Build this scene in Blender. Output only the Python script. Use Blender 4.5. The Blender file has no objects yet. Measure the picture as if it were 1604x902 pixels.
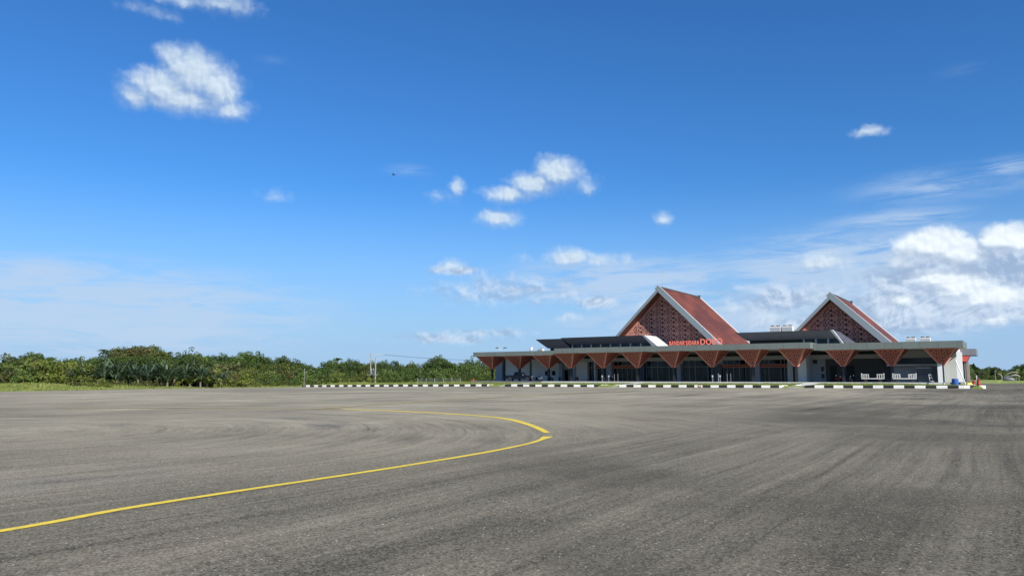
import bpy, bmesh, math, random
from mathutils import Vector, Matrix, noise as mnoise
import numpy as np
R = math.radians
scene = bpy.context.scene

# ------------------------------------------------------------------ camera
cam_d = bpy.data.cameras.new('camera'); cam = bpy.data.objects.new('camera', cam_d)
scene.collection.objects.link(cam); scene.camera = cam
cam_d.sensor_width = 36.0; cam_d.lens = 1189.0 / 1604.0 * 36.0
cam_d.clip_start = 0.1; cam_d.clip_end = 9000
cam.location = (0, 0, 1.6)
cam.rotation_euler = (R(90 + 6.715), 0, 0)

# ------------------------------------------------------------------ sun and sky
SUN_EL, SUN_AZ = 33.0, 148.5            # azimuth clockwise from +Y
sun_d = bpy.data.lights.new('sun', 'SUN'); sun = bpy.data.objects.new('sun', sun_d)
scene.collection.objects.link(sun)
sun_d.energy = 5.0; sun_d.angle = R(0.5); sun_d.color = (1.0, 0.95, 0.87)
sun.rotation_euler = (R(90 - SUN_EL), 0, R(180 - SUN_AZ))
sun.location = (20, -40, 60)
scene.view_settings.view_transform = 'Standard'; scene.view_settings.look = 'None'
scene.view_settings.exposure = 0.47; scene.view_settings.gamma = 1.0
scene.view_settings.use_curve_mapping = False

world = bpy.data.worlds.new("World"); scene.world = world; world.use_nodes = True
wt = world.node_tree; wn = wt.nodes; wl = wt.links; wn.clear()

class NT:
    """small helper for node trees"""
    def __init__(s, tree): s.t = tree
    def put(s, sock, v):
        if isinstance(v, bpy.types.NodeSocket): s.t.links.new(v, sock)
        elif v is not None: sock.default_value = v
    def m(s, op, a, b=None, c=None, clamp=False):
        n = s.t.nodes.new('ShaderNodeMath'); n.operation = op; n.use_clamp = clamp
        s.put(n.inputs[0], a); s.put(n.inputs[1], b); s.put(n.inputs[2], c); return n.outputs[0]
    def v(s, op, a, b=None):
        n = s.t.nodes.new('ShaderNodeVectorMath'); n.operation = op
        s.put(n.inputs[0], a)
        if op == 'SCALE': s.put(n.inputs[3], b)
        else: s.put(n.inputs[1], b)
        return n.outputs[1] if op in ('LENGTH', 'DOT_PRODUCT', 'DISTANCE') else n.outputs[0]
    def xyz(s, x, y, z):
        n = s.t.nodes.new('ShaderNodeCombineXYZ'); s.put(n.inputs[0], x); s.put(n.inputs[1], y); s.put(n.inputs[2], z); return n.outputs[0]
    def sep(s, a):
        n = s.t.nodes.new('ShaderNodeSeparateXYZ'); s.put(n.inputs[0], a); return n.outputs
    def noise(s, vec, scale, detail=4, rough=.55, lac=2.0, dist=0.0, dim='3D'):
        n = s.t.nodes.new('ShaderNodeTexNoise'); n.noise_dimensions = dim
        s.put(n.inputs['Vector'], vec)
        n.inputs['Scale'].default_value = scale; n.inputs['Detail'].default_value = detail
        n.inputs['Roughness'].default_value = rough; n.inputs['Lacunarity'].default_value = lac
        n.inputs['Distortion'].default_value = dist; return n.outputs[0]
    def mr(s, v, a, b, c=0.0, d=1.0, smooth=True):
        n = s.t.nodes.new('ShaderNodeMapRange'); n.clamp = True
        n.interpolation_type = 'SMOOTHSTEP' if smooth else 'LINEAR'
        s.put(n.inputs[0], v); s.put(n.inputs[1], a); s.put(n.inputs[2], b); s.put(n.inputs[3], c); s.put(n.inputs[4], d)
        return n.outputs[0]
    def mix(s, f, a, b, mode='MIX'):
        n = s.t.nodes.new('ShaderNodeMix'); n.data_type = 'RGBA'; n.blend_type = mode
        s.put(n.inputs[0], f)
        s.put(n.inputs[6], a if isinstance(a, bpy.types.NodeSocket) else (*a, 1) if len(a) == 3 else a)
        s.put(n.inputs[7], b if isinstance(b, bpy.types.NodeSocket) else (*b, 1) if len(b) == 3 else b)
        return n.outputs[2]

W = NT(wt)
sky = wn.new('ShaderNodeTexSky'); sky.sky_type = 'NISHITA'; sky.sun_disc = False
sky.sun_elevation = R(SUN_EL); sky.sun_rotation = R(SUN_AZ)
sky.altitude = 0; sky.air_density = 1.0; sky.dust_density = 0.35; sky.ozone_density = 3.0
hs = wn.new('ShaderNodeHueSaturation'); hs.inputs['Saturation'].default_value = 1.12
hs.inputs['Value'].default_value = 1.0
wl.new(sky.outputs[0], hs.inputs['Color'])
SKYCOL = W.v('MULTIPLY', hs.outputs[0], (.52, 1.0, 1.45))
tc = wn.new('ShaderNodeTexCoord')
dirv = tc.outputs['Generated']
dx, dy, dz = W.sep(dirv)
az = W.m('MULTIPLY', W.m('ARCTAN2', dx, dy), 57.2958)
el = W.m('MULTIPLY', W.m('ARCSINE', dz), 57.2958)
P = W.xyz(az, el, 0.0)                       # direction in the sky, degrees
# clouds by direction: azimuth, elevation, radii (degrees), weight
CW = [(-23.74, 20.69, 2.35, 1.75, 1.3), (-21.97, 19.97, 1.81, 1.7, 1.2), (-25.56, 19.54, 2.44, 1.4, 1.25), (-27.25, 18.77, 1.42, 0.98, 1.0), (-24.06, 19.0, 3.75, 1.05, 1.25), (-21.18, 18.67, 1.3, 0.86, 0.9), (-24.84, 21.71, 1.41, 0.81, 0.8), (-23.98, 25.27, 3.39, 0.47, 0.55), (-21.73, 25.55, 2.28, 0.8, 0.7), (-26.65, 24.31, 1.7, 0.47, 0.45), (-25.28, 24.24, 0.91, 0.47, 0.4), (3.45, 15.2, 1.97, 1.31, 1.2), (1.77, 14.42, 2.3, 1.04, 1.15), (-0.2, 13.76, 2.3, 0.74, 1.0), (5.41, 14.37, 1.17, 0.94, 0.5), (-0.98, 11.95, 1.76, 0.76, 1), (-4.23, 14.11, 0.78, 0.85, 0.8), (-5.11, 13.52, 1.27, 0.61, 0.55), (11.56, 11.67, 0.71, 0.61, 0.7), (-4.57, 8.38, 1.06, 0.58, 0.75), (4.28, 8.95, 1.94, 0.77, 1), (6.6, 8.73, 1.54, 0.62, 0.75), (8.7, 8.69, 0.67, 0.57, 0.5), (0.97, 8.93, 0.68, 0.67, 0.35), (22.61, 7.94, 1.91, 0.89, 0.95), (29.2, 8.61, 2.1, 1.15, 1.8), (30.65, 8.1, 1.5, 1.0, 1.6), (33.51, 8.64, 1.6, 0.98, 1.5), (27.6, 7.9, 1.2, .7, 1.0), (32.01, 7.96, 1.05, 0.82, 0.8), (30.0, 6.5, 2.4, 0.8, 0.95), (30.6, 5.76, 2.3, 0.85, 1.1), (32.2, 5.1, 2.2, 0.8, 1.0), (25.76, 16.6, 1.21, 0.38, 0.5), (-17.5, 12.97, 0.98, 0.41, 0.3), (4.15, 4.49, 1.25, 0.38, 0.6), (16.37, 5.06, 0.89, 0.42, 0.5), (22.0, 5.38, 1.42, 0.71, 0.55), (18.55, 4.27, 1.74, 0.55, 0.5), (27.58, 5.14, 1.52, 0.6, 0.5), (32.57, 3.67, 2.06, 0.57, 0.5), (9.96, 5.33, 1.03, 0.66, 0.6)]
CG = [(29.9, 7.0, 3.3, 1.8, 1.5), (33.11, 6.89, 2.6, 2.1, 1.5), (28.6, 5.0, 4.3, 1.5, 1.0), (26.5, 6.49, 1.95, 1.12, 0.6), (32.65, 4.89, 3.78, 1.46, 0.9), (6.41, 5.62, 1.63, 0.53, 0.6), (-4.22, 7.99, 2.13, 0.43, 0.5), (19.89, 5.46, 4.7, 1.36, 0.4), (-4.9, 2.9, 4.29, 0.48, 0.4), (-2.02, 3.3, 3.36, 0.38, 0.4), (-0.1, 6.52, 5.8, 1.06, 0.35), (24.78, 3.74, 7.94, 0.96, 0.6)]
CV = [(-28.81, 4.24, 16.62, 3.8, 0.75), (-32.2, 6.55, 5.57, 1.63, 0.5), (30.26, 12.53, 6.99, 1.4, 0.34), (33.88, 13.18, 2.39, 0.87, 0.42), (27.1, 10.54, 5.82, 1.02, 0.40), (9.53, 7.15, 12.11, 2.18, 0.6), (24.94, 7.01, 11.93, 3.49, 0.8), (18.54, 4.13, 17.01, 2.28, 0.8), (-7.95, 15.32, 2.42, 0.65, 0.2), (-18.08, 22.34, 1.82, 0.51, 0.1), (31.46, 19.65, 2.19, 0.55, 0.12)]
def field(vec, L, grow=1.0):
    out = None
    for a, e, ra, re, w in L:
        d = W.v('LENGTH', W.v('MULTIPLY', W.v('SUBTRACT', vec, (a, e, 0)), (1 / (ra * grow), 1 / (re * grow), 0)))
        q = W.m('MULTIPLY_ADD', d, -w, w)        # w*(1-d)
        out = q if out is None else W.m('MAXIMUM', out, q)
    return out
def vor(vec, scale):
    n = wn.new('ShaderNodeTexVoronoi'); n.voronoi_dimensions = '2D'; n.feature = 'SMOOTH_F1'
    n.inputs['Scale'].default_value = scale; n.inputs['Smoothness'].default_value = .35; wl.new(vec, n.inputs['Vector']); return n.outputs['Distance']
def stack(vec, amp):
    """cloud texture around zero, and the warp that shapes it"""
    wv = wn.new('ShaderNodeTexNoise'); wv.noise_dimensions = '3D'; wv.inputs['Scale'].default_value = .8; wv.inputs['Detail'].default_value = 5; wv.inputs['Roughness'].default_value = .6
    wl.new(vec, wv.inputs['Vector'])
    warp = W.v('SCALE', W.v('SUBTRACT', wv.outputs['Color'], (.5, .5, .5)), 1.5)
    pw = W.v('ADD', vec, warp)
    h = W.m('MULTIPLY', W.m('SUBTRACT', W.noise(vec, 0.34, 7, .6, dist=.3), .5), 1.25 * amp)
    h = W.m('MULTIPLY_ADD', W.m('SUBTRACT', .42, vor(pw, .75)), .55 * amp, h)
    return W.m('MULTIPLY_ADD', W.m('SUBTRACT', .42, vor(pw, 1.9)), .30 * amp, h), warp
N0, warp0 = stack(P, .46)
H0 = W.m('ADD', field(W.v('ADD', P, W.v('SCALE', warp0, .42)), CW, 1.30), N0)
Ns, _w = stack(W.v('ADD', P, (.16, .22, 0)), .46)
Hb = field(W.v('ADD', P, (.45, .8, 0)), CW, 1.30)
relief = W.mr(W.m('SUBTRACT', N0, Ns), -.15, .15)
base_sh = W.mr(W.m('SUBTRACT', H0, Hb), -.45, .50)
lit = W.m('MULTIPLY_ADD', relief, .38, W.m('MULTIPLY', base_sh, .62))
edge = W.mr(base_sh, .2, .9, 1.05, .70)
a_white = W.mr(H0, -.04, W.m('ADD', edge, W.mr(az, 22.0, 26.0, .22, 0.0)))
c_white = W.mix(lit, (3.5, 4.8, 6.9), (7.5, 8.8, 9.9))
Pg = W.v('MULTIPLY', P, (0.9, 1.15, 1))
Ng, warpg = stack(Pg, .42)
FG = W.m('ADD', field(Pg, [(x_ * .9, y_ * 1.15, rx_ * .9, ry_ * 1.15, w_) for x_, y_, rx_, ry_, w_ in CG], 1.25), Ng)
FGs = W.noise(W.v('ADD', Pg, (.2, .35, 0)), 0.34, 7, .6, dist=.3)
FGn = W.noise(Pg, 0.34, 7, .6, dist=.3)
a_grey = W.m('MULTIPLY', W.mr(FG, -.06, 0.5), .93)
c_grey = W.mix(W.mr(W.m('ADD', W.m('MULTIPLY', W.m('SUBTRACT', FGn, FGs), 3.0), W.m('MULTIPLY', FGn, .6)), .05, .62), (3.6, 4.9, 7.0), (6.9, 8.1, 9.7))
Pv = W.v('MULTIPLY', W.xyz(W.m('SUBTRACT', az, W.m('MULTIPLY', el, 0.9)), el, 0), (0.22, 1.5, 1))
nv = W.noise(Pv, 0.75, 7, .66, dist=.6)
FV = W.m('MULTIPLY', field(P, CV, 1.2), W.mr(nv, .22, .66))
a_veil = W.m('MULTIPLY', W.mr(FV, 0.0, 0.42), .8)
c = W.mix(W.mr(el, -1.0, 15.0, .92, 0.0), SKYCOL, (3.9, 5.7, 8.4))
c = W.mix(a_veil, c, (5.3, 6.8, 8.9))
c = W.mix(a_grey, c, c_grey)
c_white = W.mix(W.mr(az, 24.0, 28.0), c_white, W.mix(lit, (4.6, 5.8, 7.6), (10.2, 11.0, 11.4)))
c = W.mix(W.m('MULTIPLY', a_white, .95), c, c_white)
bg = wn.new('ShaderNodeBackground'); bg.inputs[1].default_value = 0.07
wl.new(c, bg.inputs[0])
wo = wn.new('ShaderNodeOutputWorld'); wl.new(bg.outputs[0], wo.inputs[0])
world.cycles.sampling_method = 'MANUAL'; world.cycles.sample_map_resolution = 512

# ------------------------------------------------------------------ site frame
# u runs along the terminal front (to the right), v away from the apron
SA = math.atan2(.55, .835); CA, SN = math.cos(SA), math.sin(SA)
def XY(u, v): return (CA * u + SN * v, -SN * u + CA * v)
def UV(x, y): return (CA * x - SN * y, SN * x + CA * y)
def ss(a, b, x):
    t = min(1, max(0, (x - a) / (b - a))); return t * t * (3 - 2 * t)
GK = [(-400, -.9), (-200, -.7), (-150, -.58), (-131, -.47), (-104, -.21), (-82, -.04), (-40, .05), (-3, .18), (60, .22), (400, .25)]
def lin(x, K):
    if x <= K[0][0]: return K[0][1]
    for (a, b), (c_, d) in zip(K, K[1:]):
        if x <= c_: return b + (d - b) * (x - a) / (c_ - a)
    return K[-1][1]
LK = [(-300, -95), (20, -95), (45, -97), (80, -113), (115, -131)]
RK_ = [(115, -3.4), (118, -3.4), (125, -5.1), (150, -9.0), (215, -9.0)]
def g_apron(u, v): return ss(40, 110, v) * lin(u, GK)
def outside(u, v):
    d1 = max(v - 115, lin(v, LK) - u, 0); d2 = max(lin(v, RK_) - u, v - 215, 0)
    return min(d1, d2)
def g_ground(u, v):
    d = outside(u, v); z = g_apron(u, v) - .04
    if d <= 0: return z
    if u > -131 and v > 115 and u < -3.3: z += .36 * min(1, max(0, (d - .1) / .2))
    else: z += .12 * min(1, d / .6)
    w = ss(-135, -120, u) * ss(112, 116, v)
    z += (.33 * w + .55 * (1 - w)) * ss(1, 14, d)
    return z
def gw(x, y): return g_ground(*UV(x, y))

# ------------------------------------------------------------------ object helpers
COL = scene.collection
def tag(o, label=None, cat=None, group=None, kind=None):
    if label: o['label'] = label
    if cat: o['category'] = cat
    if group: o['group'] = group
    if kind: o['kind'] = kind
    return o
def empty(name, loc, rz=0.0, label=None, cat=None, group=None):
    o = bpy.data.objects.new(name, None); COL.objects.link(o); o.empty_display_size = .3
    o.location = loc; o.rotation_euler = (0, 0, rz); return tag(o, label, cat, group)
class MB:
    def __init__(s): s.v = []; s.f = []; s.mi = []
    def add(s, vs, fs, mi=0):
        k = len(s.v); s.v += [tuple(p) for p in vs]; s.f += [tuple(i + k for i in f) for f in fs]; s.mi += [mi] * len(fs); return s
    def box(s, x0, x1, y0, y1, z0, z1, mi=0):
        return s.add([(x0, y0, z0), (x1, y0, z0), (x1, y1, z0), (x0, y1, z0), (x0, y0, z1), (x1, y0, z1), (x1, y1, z1), (x0, y1, z1)],
                     [(0, 3, 2, 1), (4, 5, 6, 7), (0, 1, 5, 4), (1, 2, 6, 5), (2, 3, 7, 6), (3, 0, 4, 7)], mi)
    def hexa(s, b, t, mi=0):
        return s.add(list(b) + list(t), [(0, 3, 2, 1), (4, 5, 6, 7), (0, 1, 5, 4), (1, 2, 6, 5), (2, 3, 7, 6), (3, 0, 4, 7)], mi)
    def bar(s, a, b, r0, r1=None, n=8, mi=0, caps=True):
        a, b = Vector(a), Vector(b); r1 = r0 if r1 is None else r1
        d = (b - a).normalized(); h = Vector((0, 0, 1)) if abs(d.z) < .9 else Vector((1, 0, 0))
        p = d.cross(h).normalized(); q = d.cross(p)
        vs = []
        for c_, r in ((a, r0), (b, r1)):
            for i in range(n):
                t = 2 * math.pi * i / n; vs.append(c_ + (p * math.cos(t) + q * math.sin(t)) * r)
        fs = [(i, (i + 1) % n, n + (i + 1) % n, n + i) for i in range(n)]
        if caps: fs += [tuple(range(n - 1, -1, -1)), tuple(range(n, 2 * n))]
        return s.add(vs, fs, mi)
    def path(s, pts, rad, n=6, mi=0):
        for i in range(len(pts) - 1):
            r = rad if not isinstance(rad, (list, tuple)) else rad[i]; r2 = rad if not isinstance(rad, (list, tuple)) else rad[i + 1]
            s.bar(pts[i], pts[i + 1], r, r2, n, mi)
        return s
    def lathe(s, prof, cx=0, cy=0, cz=0, n=14, mi=0, axis='z'):
        vs = []; fs = []
        for r, z in prof:
            for i in range(n):
                t = 2 * math.pi * i / n
                a, b = r * math.cos(t), r * math.sin(t)
                vs.append((cx + a, cy + b, cz + z) if axis == 'z' else (cx + a, cy + z, cz + b))
        m = len(prof)
        for j in range(m - 1):
            for i in range(n):
                q = (j * n + i, j * n + (i + 1) % n, (j + 1) * n + (i + 1) % n, (j + 1) * n + i)
                fs.append(q if axis == 'z' else q[::-1])
        fs.append(tuple(range(n - 1, -1, -1)) if axis == 'z' else tuple(range(n)))
        e = tuple(range((m - 1) * n, m * n)); fs.append(e if axis == 'z' else e[::-1])
        return s.add(vs, fs, mi)
    def build(s, name, mats, parent=None, smooth=False, bevel=0):
        me = bpy.data.meshes.new(name); me.from_pydata(s.v, [], s.f); me.update()
        if not isinstance(mats, (list, tuple)): mats = [mats]
        for m_ in mats: me.materials.append(m_)
        me.polygons.foreach_set('material_index', s.mi)
        if smooth: me.polygons.foreach_set('use_smooth', [True] * len(s.f))
        o = bpy.data.objects.new(name, me); COL.objects.link(o)
        if parent: o.parent = parent
        if bevel:
            b = o.modifiers.new('bevel', 'BEVEL'); b.width = bevel; b.segments = 2; b.limit_method = 'ANGLE'
        return o
def kids(o): return [c for c in o.children]
def dup(o, loc=None, rz=None, scale=None, label=None, parent=None):
    c_ = o.copy(); COL.objects.link(c_)
    if parent: c_.parent = parent
    if loc is not None: c_.location = loc
    if rz is not None: c_.rotation_euler = (0, 0, rz)
    if scale is not None: c_.scale = scale
    if label: c_['label'] = label
    for ch in kids(o): dup(ch, parent=c_)
    return c_
def np_mesh(name, V, Fq, mats, parent=None, mi=None):
    me = bpy.data.meshes.new(name); V = np.asarray(V, np.float32); Fq = np.asarray(Fq, np.int32)
    k = Fq.shape[1]
    me.vertices.add(len(V)); me.vertices.foreach_set('co', V.ravel())
    me.loops.add(Fq.size); me.loops.foreach_set('vertex_index', Fq.ravel())
    me.polygons.add(len(Fq)); me.polygons.foreach_set('loop_start', np.arange(0, Fq.size, k, dtype=np.int32))
    if mi is not None: me.polygons.foreach_set('material_index', mi)
    me.update(calc_edges=True); me.validate()
    for m_ in (mats if isinstance(mats, (list, tuple)) else [mats]): me.materials.append(m_)
    o = bpy.data.objects.new(name, me); COL.objects.link(o)
    if parent: o.parent = parent
    return o

# ------------------------------------------------------------------ materials
def newmat(name):
    m_ = bpy.data.materials.new(name); m_.use_nodes = True; t = m_.node_tree
    b = t.nodes['Principled BSDF']; return m_, NT(t), b
def mat(name, col, rough=.7, var=.12, scale=1.5, metal=0.0, spec=.5, streak=False, bump=0.0):
    m_, N, b = newmat(name)
    t_ = N.t.nodes.new('ShaderNodeTexCoord').outputs['Object']
    vv = N.v('MULTIPLY', t_, (1, 1, .12)) if streak else t_
    n = N.noise(vv, scale, 5, .6); n2 = N.noise(t_, scale * 7, 3, .6)
    f = N.m('MULTIPLY_ADD', N.m('SUBTRACT', n, .5), var * 2.4, N.m('MULTIPLY_ADD', N.m('SUBTRACT', n2, .5), var * .9, 1.0))
    cc = N.v('SCALE', (*col[:3],), f)
    N.put(b.inputs['Base Color'], cc)
    b.inputs['Roughness'].default_value = rough; b.inputs['Metallic'].default_value = metal
    b.inputs['Specular IOR Level'].default_value = spec
    if bump:
        bp = N.t.nodes.new('ShaderNodeBump'); bp.inputs['Strength'].default_value = bump; bp.inputs['Distance'].default_value = .02
        N.put(bp.inputs['Height'], n2); N.put(b.inputs['Normal'], bp.outputs[0])
    return m_
def panel_mat(name, col, pitch=2.4, rough=.55, var=.1):
    m_, N, b = newmat(name)
    t_ = N.t.nodes.new('ShaderNodeTexCoord').outputs['Object']; x, y, z = N.sep(t_)
    fr = N.m('FRACT', N.m('DIVIDE', x, pitch)); seam = N.m('LESS_THAN', fr, .018)
    pid = N.m('FLOOR', N.m('DIVIDE', x, pitch))
    wn_ = N.t.nodes.new('ShaderNodeTexWhiteNoise'); wn_.noise_dimensions = '1D'; N.put(wn_.inputs['W'], pid)
    n = N.noise(N.v('MULTIPLY', t_, (1, 1, .2)), 1.2, 5, .6)
    f = N.m('ADD', N.m('MULTIPLY_ADD', N.m('SUBTRACT', n, .5), var * 2, 1.0), N.m('MULTIPLY', N.m('SUBTRACT', wn_.outputs[0], .5), var * .8))
    f = N.m('MULTIPLY', f, N.m('SUBTRACT', 1.0, N.m('MULTIPLY', seam, .55)))
    N.put(b.inputs['Base Color'], N.v('SCALE', col, f)); b.inputs['Roughness'].default_value = rough
    return m_
M = {}
M['white'] = mat('white_paint', (.72, .72, .70), .6, .07, .6, streak=True)
M['wall'] = mat('grey_white_wall', (.70, .72, .73), .65, .08, .5, streak=True)
M['pier'] = mat('lilac_grey_pier', (.34, .38, .45), .6, .08, .7, streak=True)
M['header'] = mat('grey_header', (.46, .46, .44), .7, .08, .5, streak=True)
M['soffit'] = mat('soffit', (.78, .78, .76), .8, .05, .5)
M['dark'] = mat('dark_grey_wall', (.06, .065, .07), .7, .15, .8)
M['darker'] = mat('dark_recess', (.02, .021, .023), .8, .1, .8)
M['blue'] = mat('dark_blue_cladding', (.018, .045, .085), .35, .2, .6)
M['black'] = mat('black_column', (.018, .018, .02), .45, .1, 2)
M['fascia'] = panel_mat('grey_green_fascia', (.142, .162, .146), 2.4)
M['fasciaB'] = panel_mat('grey_panel', (.17, .175, .19), 1.9)
M['fasciaA'] = panel_mat('dark_slate_panel', (.075, .08, .105), 1.9)
M['cartwhite'] = mat('worn_white_rail', (.44, .43, .40), .6, .15, 3)
M['barge'] = mat('barge_board', (.20, .235, .25), .5, .06, .6)
M['terra'] = mat('terracotta_screen', (.46, .21, .16), .7, .14, .9)
M['terrapyr'] = mat('terracotta_panel', (.37, .105, .075), .65, .22, 2.2)
M['terratrim'] = mat('terracotta_trim', (.62, .27, .20), .6, .06, 1.5)
M['hole'] = mat('screen_hole', (.055, .024, .022), .9, .1, 2)
M['redband'] = mat('red_band', (.33, .055, .04), .6, .1, 1)
M['peach'] = mat('peach_trim', (.55, .25, .17), .6, .08, 1)
M['deck'] = mat('roof_deck', (.20, .21, .21), .8, .1, .5)
M['concrete'] = mat('pale_concrete', (.55, .54, .50), .85, .12, .8, bump=.2)
M['paving'] = mat('grey_paving', (.20, .20, .19), .8, .12, .8)
M['rearbrown'] = mat('brown_grey_stone', (.26, .20, .17), .8, .15, 2)
M['slim'] = mat('brushed_grey_metal', (.15, .16, .17), .5, .1, 3)
M['mullion'] = mat('aluminium_mullion', (.30, .33, .34), .4, .06, 1)
M['metal'] = mat('galvanised', (.45, .47, .48), .4, .08, 3, metal=.4)
M['cream'] = mat('cream_metal', (.66, .64, .58), .5, .08, 2)
M['redsign'] = mat('red_acrylic', (.80, .06, .025), .35, .04, 2)
M['letter_face'] = mat('orange_red_letter_face', (.90, .24, .16), .4, .04, 2)
M['rubber'] = mat('rubber', (.02, .02, .02), .85, .1, 4)
M['navy'] = mat('navy_car_paint', (.004, .005, .009), .3, .05, 2, spec=.3)
M['chrome'] = mat('chrome', (.75, .75, .75), .2, .03, 3, metal=.9)
M['lamp'] = mat('lamp_lens', (.75, .75, .72), .15, .03, 3)
M['scred'] = mat('scooter_red', (.38, .02, .025), .3, .05, 3)
M['scblack'] = mat('scooter_black', (.02, .022, .026), .35, .05, 3)
M['scwhite'] = mat('scooter_white', (.80, .80, .78), .3, .04, 3)
M['drum'] = mat('blue_plastic', (.025, .10, .34), .45, .08, 3)
M['yellow_obj'] = mat('yellow_plastic', (.75, .55, .03), .5, .08, 3)
M['red_obj'] = mat('red_plastic', (.34, .025, .02), .5, .1, 3)
M['kerb_white'] = mat('kerb_white', (.80, .79, .71), .8, .22, 1.1, bump=.3)
M['kerb_black'] = mat('kerb_black', (.022, .022, .020), .85, .25, 1.8, bump=.3)
M['bark'] = mat('bark', (.16, .13, .10), .9, .3, 3, bump=.5)
M['palebark'] = mat('pale_bark', (.34, .31, .27), .9, .2, 3, bump=.5)
M['concrete_pole'] = mat('concrete_pole', (.26, .26, .23), .85, .08, 2)
M['woodbox'] = mat('steel_grey_panel', (.15, .16, .18), .5, .1, 2)
M['hulkrib'] = mat('weathered_cream', (.36, .34, .28), .8, .2, 2)
M['rust'] = mat('rust_brown', (.22, .08, .05), .85, .25, 4)
def glass_mat(name, tint):
    m_, N, b = newmat(name)
    t_ = N.t.nodes.new('ShaderNodeTexCoord').outputs['Object']
    n = N.noise(N.v('MULTIPLY', t_, (1.2, 1, .35)), .9, 4, .6)
    N.put(b.inputs['Base Color'], N.mix(N.mr(n, .4, .7), tuple(k * .35 for k in tint), tuple(k * 1.5 for k in tint)))
    b.inputs['Roughness'].default_value = .08; b.inputs['Specular IOR Level'].default_value = .22
    bp = N.t.nodes.new('ShaderNodeBump'); bp.inputs['Strength'].default_value = .06; bp.inputs['Distance'].default_value = .05
    N.put(bp.inputs['Height'], N.noise(t_, .6, 2)); N.put(b.inputs['Normal'], bp.outputs[0])
    return m_
M['glass'] = glass_mat('dark_tinted_glass', (.012, .03, .045))
M['glassblack'] = glass_mat('black_glass', (.004, .005, .007))
def roof_mat():
    m_, N, b = newmat('red_roof_tile')
    t_ = N.t.nodes.new('ShaderNodeTexCoord').outputs['Object']; x, y, z = N.sep(t_)
    row = N.m('FRACT', N.m('MULTIPLY', z, 3.6)); col_ = N.m('FRACT', N.m('ADD', N.m('MULTIPLY', y, 3.0), N.m('MULTIPLY', N.m('FLOOR', N.m('MULTIPLY', z, 3.6)), .5)))
    line = N.m('MAXIMUM', N.m('LESS_THAN', row, .16), N.m('MULTIPLY', N.m('LESS_THAN', col_, .10), .6))
    n = N.noise(N.v('MULTIPLY', t_, (.6, .35, 1.0)), .35, 6, .62); n2 = N.noise(t_, 2.2, 4, .6)
    cc = N.mix(N.mr(n, .38, .66), (.10, .026, .012), (.195, .050, .020))
    cc = N.mix(N.mr(n2, .45, .75, 0, .25), cc, (.19, .05, .03))
    cc = N.mix(N.m('MULTIPLY', line, .5), cc, (.035, .014, .012))
    N.put(b.inputs['Base Color'], cc); b.inputs['Roughness'].default_value = .6
    bp = N.t.nodes.new('ShaderNodeBump'); bp.inputs['Strength'].default_value = .5; bp.inputs['Distance'].default_value = .05
    N.put(bp.inputs['Height'], row); N.put(b.inputs['Normal'], bp.outputs[0])
    return m_
M['roof'] = roof_mat()

def leaf_mat(name, dark, light, trans=.25, hue_var=None):
    m_, N, b = newmat(name)
    geo = N.t.nodes.new('ShaderNodeNewGeometry'); oi = N.t.nodes.new('ShaderNodeObjectInfo')
    r = geo.outputs['Random Per Island']
    t_ = N.t.nodes.new('ShaderNodeTexCoord').outputs['Object']
    n = N.noise(t_, .55, 4, .6)
    f = N.m('ADD', N.m('MULTIPLY', r, .45), N.m('MULTIPLY', N.mr(n, .33, .67), .55))
    cc = N.mix(f, dark, light)
    k = N.m('MULTIPLY_ADD', oi.outputs['Random'], .5, .6)
    cc = N.v('SCALE', cc, k)
    if hue_var: cc = N.mix(N.m('MULTIPLY', N.mr(N.m('ADD', N.m('MULTIPLY', n, .7), N.m('MULTIPLY', r, .3)), .5, .72), .6), cc, hue_var)
    N.put(b.inputs['Base Color'], cc); b.inputs['Roughness'].default_value = .55
    b.inputs['Specular IOR Level'].default_value = .35
    tr = N.t.nodes.new('ShaderNodeBsdfTranslucent'); N.put(tr.inputs[0], N.mix(.5, cc, (.16, .20, .02)))
    mx = N.t.nodes.new('ShaderNodeMixShader'); mx.inputs[0].default_value = trans
    N.t.links.new(b.outputs[0], mx.inputs[1]); N.t.links.new(tr.outputs[0], mx.inputs[2])
    N.t.links.new(mx.outputs[0], N.t.nodes['Material Output'].inputs[0])
    return m_
M['leafA'] = leaf_mat('leaf_deep_green', (.022, .048, .008), (.085, .135, .022))
M['leafB'] = leaf_mat('leaf_olive', (.032, .055, .010), (.12, .165, .032), hue_var=(.15, .15, .04))
M['leafC'] = leaf_mat('leaf_fresh', (.035, .07, .012), (.12, .19, .035))
M['leafD'] = leaf_mat('leaf_bush_yellow', (.06, .09, .012), (.27, .32, .055), hue_var=(.26, .21, .06))
M['leafR'] = leaf_mat('leaf_reddish', (.038, .055, .014), (.13, .14, .04), hue_var=(.20, .12, .05))
M['palm'] = leaf_mat('palm_leaf', (.015, .036, .018), (.13, .19, .10), trans=.12)
M['palmY'] = leaf_mat('palm_leaf_yellow', (.07, .11, .02), (.24, .28, .06), trans=.2)
M['grassblade'] = leaf_mat('grass_blade', (.11, .155, .03), (.31, .36, .09), trans=.3, hue_var=(.34, .30, .10))

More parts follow.
